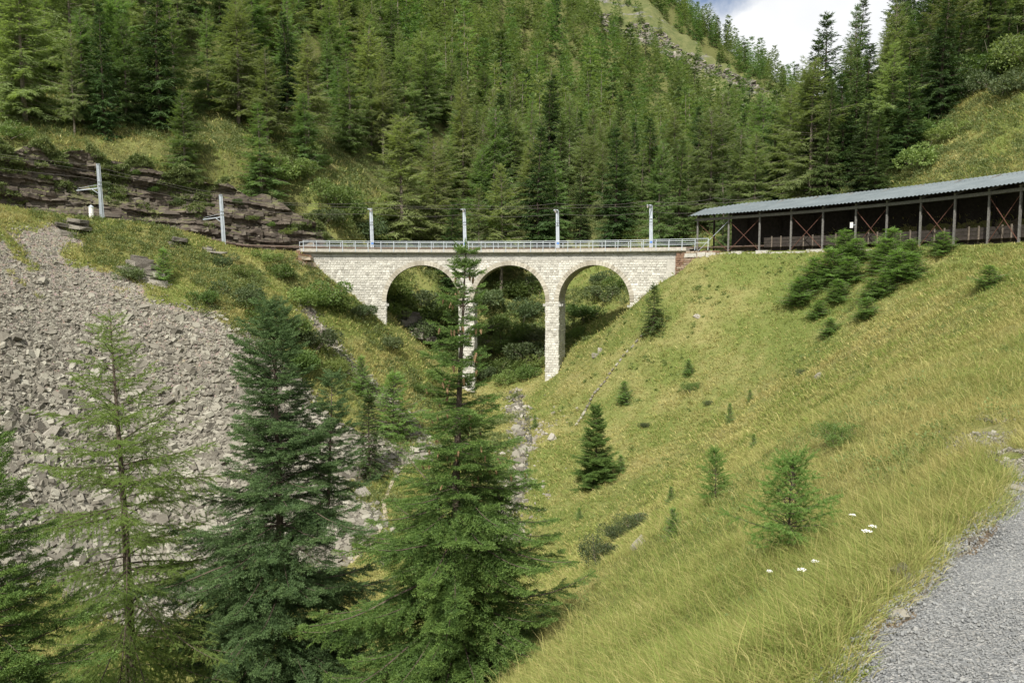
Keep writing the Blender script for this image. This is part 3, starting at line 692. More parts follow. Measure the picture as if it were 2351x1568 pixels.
# track on the viaduct
def rails(s_th0, s_th1, zoff):
    for rad in (46.35, 47.35):
        mb = MB(); mb.tube([arc(t, rad, track_z(t) + zoff) for t in np.arange(s_th0, s_th1, 1.)], [.06] * len(np.arange(s_th0, s_th1, 1.)), 4)
        tag(mb.build('rail', M['rail']), ('inner' if rad < 47 else 'outer') + ' steel rail of the single track curving over the viaduct', 'rail')
rails(-62, 86, .55)
mb = MB()
for t0 in np.arange(-62, 86, 1.0):
    za, zc_ = track_z(t0) + .38, track_z(t0 + 1) + .38
    mb.add([arc(t0, 45.6, za), arc(t0 + 1, 45.6, zc_), arc(t0 + 1, 48.2, zc_), arc(t0, 48.2, za)], [(0, 3, 2, 1)])
M['ballast'] = plain('ballast', (.25, .215, .18), .95, .35, 12, bmp=.04)
tag(mb.build('track_bed', M['ballast']), kind='structure')
mb = MB()
# ------------------------------------------------------------------ masts and wires
def mast(u, r, H_, lab, arm='short', lean=0.0, base=None):
    th = theta_of_u(u, r); bz = base if base is not None else track_z(th) + .3
    o = empty('line_mast', arc(th, r, bz), -R(th), lab, 'mast', 'overhead line masts')
    mb = MB(); w0, w1 = .115, .085     # local x along the track, y outward
    for sx in (-1, 1):
        mb.bar((sx * w0, 0, -.3), (sx * w1, 0, H_), .045, .16)
    mb.bar((0, 0, -.3), (0, 0, H_), .17, .035)
    mb.box((0, 0, H_ + .01), (.13, .1, .02)); mb.box((0, 0, H_ * .72), (.14, .1, .03)); mb.box((0, 0, H_ * .66), (.14, .1, .025))
    p = mb.build('pole', M['steel'], o)
    p.rotation_euler = (0, lean, 0)
    if arm == 'short':
        mb = MB(); mb.bar((0, -.05, H_ - .12), (-.10, -1.35, H_ - .02), .07); mb.bar((0, -.05, H_ - .45), (-.07, -.9, H_ - .08), .045)
        mb.box((-.22, -.2, H_ + .02), (.24, .06, .05)); mb.build('cantilever_arm', M['steel'], o)
        mb = MB(); mb.tube([(-.10, -1.2, H_ - .1), (-.10, -1.2, H_ - .22), (-.10, -1.2, H_ - .34)], [.05, .075, .045], 8); mb.build('insulator', M['insul'], o)
        mb = MB(); mb.box((0, 0, 1.05), (.125, .09, .10)); mb.build('blue_band', M['blue_band'], o)
    else:
        L = 2.1; mb = MB(); mb.bar((0, .05, H_ * .62), (-1.75, L * .5, H_ * .62 - .28), .075); mb.bar((0, .05, H_ * .5), (-.72, .45, H_ * .605), .05)
        mb.bar((-.05, .1, H_ * .68), (-1.7, L * .48, H_ * .60), .02); mb.build('cantilever_arm', M['steel'], o)
        mb = MB(); mb.tube([(-.1, .5, H_ * .62 + .06), (-.1, .5, H_ * .62 + .2), (-.1, .5, H_ * .62 + .32)], [.05, .075, .03], 8); mb.build('insulator', M['insul'], o)
    return th
mth = []
mth.append(mast(515, 45.1, 5.6, 'grey line mast with sideways arm before the dark cliff, just left of the viaduct', 'long', -.035, 2.1))
mth.insert(0, mast(238, 44.9, 5.55, 'grey line mast with sideways arm beside the white marker post, leftmost of all', 'long', -.03, 4.25))
for u, hh, l in ((855, 4.75, 'grey line mast on the viaduct above its left arch'), (1068, 4.8, 'grey line mast on the viaduct above the left pier'), (1281, 4.6, 'grey line mast on the viaduct above the right pier'), (1495, 4.85, 'grey line mast on the viaduct beyond its right arch, nearest the gallery')):
    mth.append(mast(u, 48.55, hh, l, 'short', -.02, DZ + .1))
wire_th = [-66] + mth + [theta_of_u(1640, 47), theta_of_u(1760, 47)]
for rad, dz, sag, lab in ((47.0, 4.55, 0, 'thin contact wire running between the masts above the track'), (47.05, 5.1, .35, 'thin sagging support wire above the contact wire'), (48.7, 4.1, .3, 'thin feeder wire along the outer side of the masts')):
    pts = []
    for a, b_ in zip(wire_th[:-1], wire_th[1:]):
        for t in np.arange(12) / 12:
            th = a + (b_ - a) * t; ch = math.cos(R((b_ - a) / 2)) / math.cos(R((t - .5) * (b_ - a))); pts.append(arc(th, rad * ch, track_z(th) + .3 + dz - sag * 4 * t * (1 - t)))
    mb = MB(); mb.tube(pts, [.014] * len(pts), 4); tag(mb.build('overhead_wire', M['wire']), lab, 'wire')
# white marker post
th = theta_of_u(213, 44.6); q = arc(th, 44.6, 0); q[2] = H(q[0], q[1])[0]
o = empty('marker_post', q, 0, 'short white round marker post with pointed cap beside the leftmost mast', 'marker post')
mb = MB(); mb.tube([(0, 0, -.3), (0, 0, .2), (0, 0, .95)], [.21, .205, .20], 14); mb.build('post', M['white'], o)
mb = MB(); mb.tube([(0, 0, .95), (0, 0, 1.0), (0, 0, 1.16)], [.225, .225, .02], 14); mb.build('cap', M['steel_light'], o)

# ------------------------------------------------------------------ avalanche gallery
cu = [1601, 1672, 1743, 1815, 1887.6, 1963, 2034, 2111, 2189, 2267, 2339]
RC = 45.6; cth = [theta_of_u(u, RC) for u in cu]
stp = (cth[-1] - cth[-3]) / 2; cth += [cth[-1] + stp, cth[-1] + 2 * stp, cth[-1] + 3 * stp]
T0, T1 = cth[0], cth[-1]
gal = empty('avalanche_gallery', arc((T0 + T1) / 2, 47.5, 1.9), 0, 'long open-sided avalanche gallery with blue-grey metal roof right of the viaduct', 'gallery'); GO = np.array(gal.location)
def gb(mb, name, mat, lab=None, **k):
    o = mb.build(name, mat, gal, **k); o.location = [-c for c in GO]
    if lab: o['label'] = lab
    return o
def ez(th): return 5.55 + (th - T0) / (70 - T0) * .75       # eave height
def bz(th): return 7.05 + (th - T0) / (70 - T0) * 1.1       # back edge height
Ta, Tb = T0 - .9, T1 + .5
mb = MB(); n = int(R(Tb - Ta) * 48 / .09); V = []
prof = [0, 0, .06, .06]
rads = [44.75, 46.5, 48.5, 50.3, 51.9]
for lay in (0, 1):
    for i in range(n + 1):
        th = Ta + (Tb - Ta) * i / n; up = prof[i % 4]
        for r in rads:
            cutb = 51.9 - 2.6 * max(0, 1 - (th - Ta) / 4.0)
            r2 = 44.75 + (r - 44.75) * (cutb - 44.75) / (51.9 - 44.75)
            f = (r2 - 44.75) / (51.9 - 44.75); V.append(arc(th, r2, ez(th) * (1 - f) + bz(th) * f + up - .02 * lay))
nr_ = len(rads); I = (np.arange(n)[:, None] * nr_ + np.arange(nr_ - 1)[None]).ravel(); F1 = np.stack([I, I + 1, I + nr_ + 1, I + nr_], -1)
F2 = F1[:, ::-1] + (n + 1) * nr_
gb_o = obj('roof', V, np.concatenate([F1, F2]), M['roof'], gal); gb_o.location = [-c for c in GO]
def arcbeam(mb, r0, r1, z0f, z1f, t0, t1, n=40):
    for i in range(n):
        a = t0 + (t1 - t0) * i / n; b_ = t0 + (t1 - t0) * (i + 1) / n
        Vv = [arc(a, r0, z0f(a)), arc(b_, r0, z0f(b_)), arc(b_, r0, z1f(b_)), arc(a, r0, z1f(a)), arc(a, r1, z0f(a)), arc(b_, r1, z0f(b_)), arc(b_, r1, z1f(b_)), arc(a, r1, z1f(a))]
        mb.add(Vv, [(0, 1, 2, 3), (5, 4, 7, 6), (3, 2, 6, 7), (0, 4, 5, 1)] + ([(0, 3, 7, 4)] if i == 0 else []) + ([(1, 5, 6, 2)] if i == n - 1 else []))
def ctop(th): return ez(th) - .25
mb = MB(); arcbeam(mb, 45.5, 45.75, lambda t: ctop(t) - .22, lambda t: ctop(t) + .02, T0 - .3, T1); gb(mb, 'eave_beam', M['column'])
mb = MB(); arcbeam(mb, 50.8, 51.0, lambda t: 1.6, lambda t: bz(t) - .45, T0 + 2.0, T1); gb(mb, 'back_wall', M['darkwood'])
mb = MB(); arcbeam(mb, 50.7, 50.9, lambda t: bz(t) - .45, lambda t: bz(t) - .25, T0, T1); gb(mb, 'back_beam', M['darkwood'])
for t in cth:
    mb = MB(); mb.bar(arc(t, RC - .12, ctop(t) + .12), arc(t, 51.2 - 2.0 * max(0, 1 - (t - Ta) / 4.0), bz(t) - .16 - (.4 if t < T0 + 3 else 0)), .14, .2); gb(mb, 'rafter', M['column'])
    mb = MB(); mb.bar(arc(t, 50.55, 1.8), arc(t, 50.55, bz(t) - .3), .16); gb(mb, 'rear_post', M['darkwood'])
cols = []
for i, t in enumerate(cth):
    d1 = np.array([math.cos(R(t)), -math.sin(R(t)), 0]); d2 = np.array([math.sin(R(t)), math.cos(R(t)), 0])
    mb = MB(); zb_ = track_z(t) - .1; zt = ctop(t) - .2; c = arc(t, RC, (zb_ + zt) / 2)
    for sg in (-1, 1): mb.box(c + d2 * sg * .06, (.065, .012, (zt - zb_) / 2), (d1, d2, np.array([0, 0, 1.])))
    mb.box(c, (.012, .06, (zt - zb_) / 2), (d1, d2, np.array([0, 0, 1.])))
    cols.append(gb(mb, 'column', M['column']))
    mb = MB(); mb.box(arc(t, RC, zb_ + .05), (.2, .2, .06), (d1, d2, np.array([0, 0, 1.]))); mb.build('base_plate', M['concrete'], cols[-1])
for i in (0, 1, 3, 5, 7, 9, 11):
    a, b_ = cth[i], cth[i + 1]
    mb = MB(); mb.bar(arc(a, RC - .03, ctop(a) - .35), arc(b_, RC - .03, track_z(b_) + .1), .045, .04); gb(mb, 'diagonal_brace', M['rust'])
    mb = MB(); mb.bar(arc(b_, RC + .04, ctop(b_) - .35), arc(a, RC + .04, track_z(a) + .1), .06 if i == 0 else .045, .04); gb(mb, 'diagonal_brace', M['steel'] if i == 0 else M['rust'], 'pale grey diagonal brace in the first bay' if i == 0 else None)
# board fence inside the gallery
fe = empty('board_fence', arc(cth[6], 46.1, 2), 0, 'low dark board fence with upright posts inside the gallery', 'fence'); FO = np.array(fe.location)
mb = MB()
for zz in (.12, .42, .72, 1.02):
    arcbeam(mb, 46.1, 46.13, lambda t: track_z(t) + zz, lambda t: track_z(t) + zz + .27, cth[2] + .3, T1, 60)
o = mb.build('boards', M['darkwood'], fe); o.location = [-c for c in FO]
for i in range(2, len(cth) - 1):
    for f in (.33, .62):
        t = cth[i] + (cth[i + 1] - cth[i]) * f; mb = MB(); mb.bar(arc(t, 46.04, track_z(t)), arc(t, 46.04, track_z(t) + 1.4), .1); o = mb.build('fence_post', M['postwood'], fe); o.location = [-c for c in FO]
t = cth[5] - .35; o = empty('number_plate', arc(t, RC - .18, 4.1), -R(t), 'small white plate fixed to the sixth gallery column', 'sign')
mb = MB(); mb.box((0, 0, 0), (.13, .02, .24)); mb.build('plate', M['white'], o); mb = MB(); mb.box((.13, .09, 0), (.18, .03, .03)); mb.build('bracket', M['steel'], o)
# low concrete sill under the gallery columns
o = empty('concrete_sill', arc(T0 + 5, 45, 1.8), 0, 'broken pale concrete sill along the foot of the gallery', 'sill'); SO = np.array(o.location)
t = T0 - 1.2
while t < T0 + 21:
    w = g.uniform(.8, 2.0); h0 = g.uniform(.28, .48) if g.random() < .6 else .2
    mb = MB(); arcbeam(mb, 44.65 + g.uniform(-.1, .08), 45.3, lambda q: track_z(q) - .45, lambda q: track_z(q) - .22 + h0 * .6, t, t + w - .12, 3); c = mb.build('sill_block', M['concrete'], o); c.location = [-q for q in SO]; t += w
# reddish rubble wall at the bridge end
mb = MB(); ta, tb = math.degrees(s_r / RF) + .03, T0 + 3.2
z = 2.15
while z > -1.6:
    h = g.uniform(.16, .26); t = ta - g.uniform(0, .4); lim = ta + (tb - ta) * (1 if z > 1.6 else np.clip((z + 1.2) / 2.9, .1, 1))
    while t < lim:
        w = g.uniform(.35, .95); a, b_ = max(t, ta), min(t + w, tb); t += w
        if b_ - a < .12: continue
        p = g.uniform(0, .12); rr0 = 44.80 - p - (2.15 - z) * .10
        V8 = [arc(q, r_, zz) + g.uniform(-.02, .02, 3) for q in (a + .02, b_ - .02) for r_ in (rr0, 45.6) for zz in (z - h + .015, z - .015)]
        mb.add(V8, [(0, 1, 3, 2), (4, 6, 7, 5), (0, 4, 5, 1), (2, 3, 7, 6), (0, 2, 6, 4), (1, 5, 7, 3)])
    z -= h
tag(mb.build('rubble_wall', M['redwall']), 'reddish dry rubble retaining wall between the viaduct and the gallery', 'wall')

# ------------------------------------------------------------------ rock cliff behind the left track
def cliff(name, t0, t1, r0, zbot, ztop, lab, seed, lay=(.12, .42), wid=(.22, 1.15), batter=.20, mat='cliff'):
    g = np.random.default_rng(seed); mb = MB(); z = -1.5
    while z < 16:
        h = g.uniform(*lay); t = t0 - g.uniform(0, 2); ledge = g.normal(0, .22); q = g.random() < .14
        while t < t1:
            w = g.uniform(*wid) * (1.6 if q else 1); dt = math.degrees(w / r0); a, b_ = t, t + dt; t += dt; tm = (a + b_) / 2
            dip = (tm + 44) * -.045; zz = z + dip
            zt_ = ztop(tm) ; zb_ = zbot(tm)
            if zz > zt_ + g.normal(0, .35) or zz + h < zb_ or g.random() < .45: continue
            lump = (fbm(np.array([tm * .22]), np.array([zz * .35]), 0, 3, seed)[0] - .5) * 3.2
            dp = float(cliff_r(np.array([tm]), np.array([zz + h / 2]))[0]) + g.uniform(-.12, .22)
            sk = g.normal(0, .06, 4); A = []
            for (tt_, s1) in ((a, 0), (b_, 1)):
                for r_ in (dp, dp + 3.6):
                    for k, zq in ((0, zz), (1, zz + h * 1.05)):
                        A.append(arc(tt_, r_ + (g.normal(0, .10) + .10 * (k) if r_ == dp else 0), zq + sk[s1 * 2 + k]))
            mb.add(A, [(0, 1, 3, 2), (4, 6, 7, 5), (0, 4, 5, 1), (2, 3, 7, 6), (0, 2, 6, 4), (1, 5, 7, 3)])
        z += h
    return tag(mb.build(name, M[mat]), kind='structure')
CT = ([-75, -60, -52, -44, -36, -28, -22, -18, -14], [11.4, 11.2, 11.4, 11.7, 10.8, 9.2, 7.6, 5.6, 3.2])
m, nt, b, _ = newmat('strata_rock'); g_ = geo(nt); P_ = g_.outputs['Position']
mp = N(nt, 'ShaderNodeMapping'); mp.inputs['Scale'].default_value = (.7, .7, 4.0); mp.inputs['Rotation'].default_value = (0, .05, 0); nt.links.new(P_, mp.inputs['Vector'])
st = mmath(nt, 'ADD', mmath(nt, 'MULTIPLY', noise(nt, 1.2, 7, mp.outputs[0], .7), .75), mmath(nt, 'MULTIPLY', noise(nt, .35, 4, P_), .25))
cb = ramp(nt, st, [(.36, (.034, .028, .023)), (.48, (.082, .066, .053)), (.58, (.135, .112, .088)), (.68, (.21, .19, .15))])
sp = nt.nodes.new('ShaderNodeSeparateXYZ'); nt.links.new(P_, sp.inputs[0]); sn = nt.nodes.new('ShaderNodeSeparateXYZ'); nt.links.new(g_.outputs['Normal'], sn.inputs[0])
mo = mmath(nt, 'MULTIPLY', mrange(nt, sn.outputs[2], .35, .75), mrange(nt, mmath(nt, 'ADD', noise(nt, .5, 5, P_), mmath(nt, 'MULTIPLY', sp.outputs[2], .035)), .55, .75))
nt.links.new(mix(nt, mo, cb, (.13, .14, .05)), b.inputs['Base Color']); bump(nt, b, noise(nt, 2.6, 7, mp.outputs[0], .7), .12); M['strata'] = m
def cliff_r(th, z, raw=False):
    s_ = np.radians(th) * 50; zz = z + s_ * .055 + (fbm(s_ * .22, z * .25, 0, 3, 7) - .5) * 1.2
    lay = np.floor(zz / .38 + vnoise(s_ * .3, zz * 0, 0, 71) * .6); lo = (_h(lay.astype(np.int64), lay.astype(np.int64) * 0 + 3, lay.astype(np.int64) * 0, 5) - .5)
    w_ = .55 + .9 * _h(lay.astype(np.int64), lay.astype(np.int64) * 0 + 8, lay.astype(np.int64) * 0, 6); ce = np.floor(s_ / w_ + lay * .37); bo = _h(ce.astype(np.int64), lay.astype(np.int64), lay.astype(np.int64) * 0, 9) - .5
    big = (fbm(s_ * .16, z * .22, 0, 4, 21) - .5) * 3.0
    ov = vnoise(s_ * .10, z * .8, 0, 33)
    return 50.3 + (z - 2.5) * .11 + big + lo * .62 + bo * .42 - np.clip(ov - .7, 0, 1) * 2.2 + (fbm(s_ * 2.2, z * 2.2, 0, 2, 2) - .5) * .12
ths = np.arange(-67, -14.4, .17); nz_ = 104; TH, ZF = np.meshgrid(ths, np.linspace(0, 1, nz_), indexing='ij')
zt_ = np.interp(TH, *CT) + .3 * np.sin(TH * 1.3) + (fbm(TH * .5, TH * 0, 0, 3, 50) - .5) * .9; zb0 = track_z(TH) - .4
ZZ = zb0 + (zt_ - zb0) * np.minimum(ZF * 1.06, 1); RR = cliff_r(TH, ZZ); RR = np.where(ZF * 1.06 > 1, RR + (ZF * 1.06 - 1) * 75, RR); RR = np.maximum(RR, 49.0)
ZZ = ZZ + (fbm(TH * 3, ZZ * 3, 0, 2, 6) - .5) * .12
Vc = np.stack([CX + RR * np.sin(np.radians(TH)), CY + RR * np.cos(np.radians(TH)), ZZ], -1).reshape(-1, 3); I = (np.arange(len(ths) - 1)[:, None] * nz_ + np.arange(nz_ - 1)[None]).ravel()
tag(obj('rock_cliff', Vc, np.stack([I, I + nz_, I + nz_ + 1, I + 1], -1), M['strata']), kind='structure')
cliff('rock_ledges', -66, -15, 50.0, lambda t: track_z(t) - .3, lambda t: np.interp(t, *CT) - 1.6 + 1.1 * math.sin(t * 1.3), 'x', 4)

# rock outcrops: stacks of slabs, each outcrop one thing
def outcrop(name, u, v, sx, sy, hgt, n, mat, lab, group=None, seed=1, y0=30, tilt=.15, cat='rock'):
    q = hit(u, v, y0); g = np.random.default_rng(seed); mb = MB()
    for k in range(n):
        f = k / max(1, n - 1); c = np.array([g.normal(0, sx * .14), g.normal(0, sy * .10) + f * sy * .25, (f - .4) * hgt]); a = g.normal(0, .25)
        hx, hy, hz = sx * .5 * g.uniform(.45, 1) * (1 - .4 * f), sy * .5 * g.uniform(.5, 1), hgt / n * g.uniform(.75, 1.15)
        V8 = []
        m6 = 8
        for lv in (-1, 1):
            for j in range(m6):
                an = 2 * math.pi * j / m6 + a; rr_ = 1 + .22 * math.sin(j * 2.3 + k * 1.7) + g.normal(0, .06); V8.append(c + np.array([hx * math.cos(an) * rr_, hy * math.sin(an) * rr_, lv * hz + hx * math.cos(an) * -tilt + g.normal(0, .02)]))
        mb.add(V8, [tuple(range(m6))[::-1], tuple(range(m6, 2 * m6))] + [(j, (j + 1) % m6, m6 + (j + 1) % m6, m6 + j) for j in range(m6)])
    o = mb.build(name, M[mat]); o.location = q; return tag(o, lab, cat, group)
outcrop('rock_outcrop', 160, 525, 3.4, 2.6, 1.15, 7, 'greyrock', 'layered grey rock outcrop on the ridge below the white marker post', seed=2)
outcrop('rock_outcrop', 320, 612, 3.2, 2.6, 1.2, 6, 'greyrock', 'dark overhanging rock outcrop at the top edge of the scree', seed=3)
outcrop('rock_outcrop', 400, 560, 2.6, 2.0, .7, 5, 'greyrock', 'tilted flat rock slabs on the grass left of the second mast', seed=4)
outcrop('rock_outcrop', 480, 575, 3.4, 2, .5, 5, 'greyrock', 'low line of dark rock slabs below the second mast', seed=5)
outcrop('rock_outcrop', 345, 645, 3.2, 1.8, .8, 4, 'palerock', 'pale sloping rock slab beside the small larch on the scree edge', seed=6)
outcrop('rock_outcrop', 700, 598, 3.2, 2.4, 1.3, 6, 'redwall', 'reddish split rock under the left end of the viaduct', seed=7)
outcrop('rock_outcrop', 945, 765, 4.6, 4, 3.4, 9, 'greyrock', 'shaded layered rock seen through the left arch', seed=8, y0=86)
outcrop('rock_outcrop', 1110, 790, 3.6, 3, 3.2, 8, 'cliff', 'dark rock ledge seen through the middle arch', seed=9, y0=86)
outcrop('rock_outcrop', 1375, 812, 1.7, 1.0, .5, 2, 'palerock', 'flat pale boulder in the grass right of the right pier', seed=10)
for i, (u, v, s, l) in enumerate([(115, 1000, 1.6, 'large grey boulder half up the scree beside the left larch'), (420, 1330, 1.9, 'large lichen-covered block at the foot of the scree'), (360, 1345, 1.5, 'grey angular block at the foot of the scree left of a larger one'), (380, 1420, 1.6, 'flat pale block in the grass below the scree'),
        (830, 1135, 2.3, 'long flat pale slab at the lower right edge of the scree'), (845, 1160, 1.2, 'rounded pale boulder just below the long slab'), (862, 1265, 1.2, 'pale boulder at the lower end of the footpath'), (885, 1290, 1.3, 'pale narrow boulder between the two tall spruces'), (905, 1215, .9, 'mossy boulder right of the footpath'),
        (1465, 1255, 1.1, 'long pale bare stone in the grass right of the grey bush'), (1880, 868, .9, 'small pale stone in the middle of the grass slope'), (1600, 730, .9, 'flat stone in the grass below the rubble wall')]):
    q = hit(u, v, 8); V8, F8 = stones(np.zeros((1, 3)), np.array([s * .7]), normal(q[0], q[1]), 20 + i, .5)
    tag(obj('boulder', V8, F8, M['palerock']), l, 'boulder', 'loose boulders').location = q + np.array([0, 0, .08])

# line of stones down the right slope
pl = plan([(1475, 775), (1440, 810), (1400, 862), (1360, 915), (1320, 985)]); mbp = MB(); g = np.random.default_rng(8)
for (a, b_), (c, e) in zip(pl[:-1], pl[1:]):
    L = math.hypot(c - a, e - b_); n = int(L / .42)
    for k in range(n):
        x0 = a + (c - a) * k / n; y0_ = b_ + (e - b_) * k / n; d = np.array([c - a, e - b_, H(c, e)[0] - H(a, b_)[0]]); d /= np.linalg.norm(d); s1 = np.array([-d[1], d[0], 0]); s1 /= np.linalg.norm(s1)
        mbp.box(np.array([x0, y0_, H(x0, y0_)[0] + .13]) + g.normal(0, .03, 3), (.17, .07 + g.uniform(0, .05), .05), (d, s1, np.cross(d, s1)))
tag(mbp.build('stone_kerb', M['scree']), 'narrow line of pale stones running down the right grass slope', 'stone line')

# ------------------------------------------------------------------ foliage templates (x forward, z up), triangles
def blades(P, D, L, Wd, g, roll=None):
    """triangles from base points P along D; returns V (3n,3)"""
    n = len(P); D = D / np.linalg.norm(D, axis=1, keepdims=True); r = g.normal(0, 1, (n, 3)) if roll is None else roll
    s = np.cross(D, r); s /= (np.linalg.norm(s, axis=1, keepdims=True) + 1e-9); s = s * (Wd * .5)[:, None]
    return np.stack([P - s, P + s, P + D * L[:, None]], 1)
def t_near_spruce(seed):            # unit-length spray of needle-covered twigs
    g = np.random.default_rng(seed); P = []; D = []; tn = []; Ln = []
    def twig(a, d, L, tip):
        m = max(4, int(L * 22)); t = g.random(m) ** .9
        p = a + d * (L * t)[:, None]; r = g.normal(0, 1, (m, 3)); r -= (r @ d)[:, None] * d; r /= np.linalg.norm(r, axis=1, keepdims=True)
        P.append(p); D.append(d * .75 + r * .75 + np.array([0, 0, .18])); tn.append(np.clip(.25 + .55 * t * tip + g.normal(0, .12, m), 0, 1)); Ln.append(np.full(m, .15) * g.uniform(.7, 1.3, m))
    ax = np.array([1., 0, 0]); twig(np.zeros(3), ax, 1.0, 1)
    for x in np.arange(.08, .95, .14):
        for sg in (-1, 1):
            L = (.42 * (1 - x) + .13) * g.uniform(.75, 1.15); d = np.array([math.cos(.85), sg * math.sin(.85), g.normal(-.08, .12)]); d /= np.linalg.norm(d)
            twig(np.array([x + g.normal(0, .01), 0, 0]), d, L, 1)
    P = np.concatenate(P); D = np.concatenate(D); tn = np.concatenate(tn); Ln = np.concatenate(Ln)
    return blades(P, D, Ln, Ln * .34, g), tn
def t_larch_near(seed):             # unit-length thin shoot with rosettes
    g = np.random.default_rng(seed); P = []; D = []; tn = []; Ln = []
    for x in np.arange(.03, 1.0, .085):
        m = 8; r = g.normal(0, 1, (m, 3)); r[:, 0] += .5; r[:, 2] += .4; r /= np.linalg.norm(r, axis=1, keepdims=True)
        P.append(np.tile([x, g.normal(0, .012), -.10 * x * x], (m, 1))); D.append(r); Ln.append(np.full(m, .15) * g.uniform(.7, 1.3)); tn.append(np.clip(g.normal(.5, .2, m), 0, 1))
    P = np.concatenate(P); D = np.concatenate(D); Ln = np.concatenate(Ln); return blades(P, D, Ln, Ln * .20, g), np.concatenate(tn)
def t_mid(seed, n, spread, drop, lw, wr):
    g = np.random.default_rng(seed); x = g.random(n) * .75; sd = np.where(np.arange(n) % 2, 1, -1)
    P = np.stack([x, sd * g.random(n) * spread * .25 * (1 - x), -drop * x * x + g.normal(0, .03, n)], -1)
    D = np.stack([g.uniform(.45, 1, n), sd * g.uniform(.15, 1, n) * spread, g.normal(-drop * .6, .22, n)], -1)
    L = g.uniform(.7, 1.3, n) * lw; return blades(P, D, L, L * wr, g, np.stack([g.normal(0, .5, n), g.normal(0, .5, n), np.ones(n)], -1)), np.clip(g.normal(.45, .2, n) + x * .25, 0, 1)

def assemble(tmpls, items, seed):
    """items: list of (p, d, up, scale, tint)"""
    if not items: return np.zeros((0, 3)), np.zeros(0)
    g = np.random.default_rng(seed); P = np.array([i[0] for i in items]); D = np.array([i[1] for i in items]); U = np.array([i[2] for i in items]); Sc = np.array([i[3] for i in items]); T = np.array([i[4] for i in items])
    D /= np.linalg.norm(D, axis=1, keepdims=True); Y = np.cross(U, D); Y /= (np.linalg.norm(Y, axis=1, keepdims=True) + 1e-9); Z = np.cross(D, Y)
    A = np.stack([D, Y, Z], 1) * Sc[:, None, None]; w = g.integers(0, len(tmpls), len(P)); Vs = []; Ts = []
    for k, (tv, tt_) in enumerate(tmpls):
        s = w == k
        if not s.any(): continue
        v = np.einsum('tk,nkj->ntj', tv.reshape(-1, 3), A[s]) + P[s][:, None]; Vs.append(v.reshape(-1, 3))
        Ts.append((np.repeat(tt_, 3)[None] + T[s][:, None]).reshape(-1))
    return np.concatenate(Vs), np.clip(np.concatenate(Ts), 0, 1)

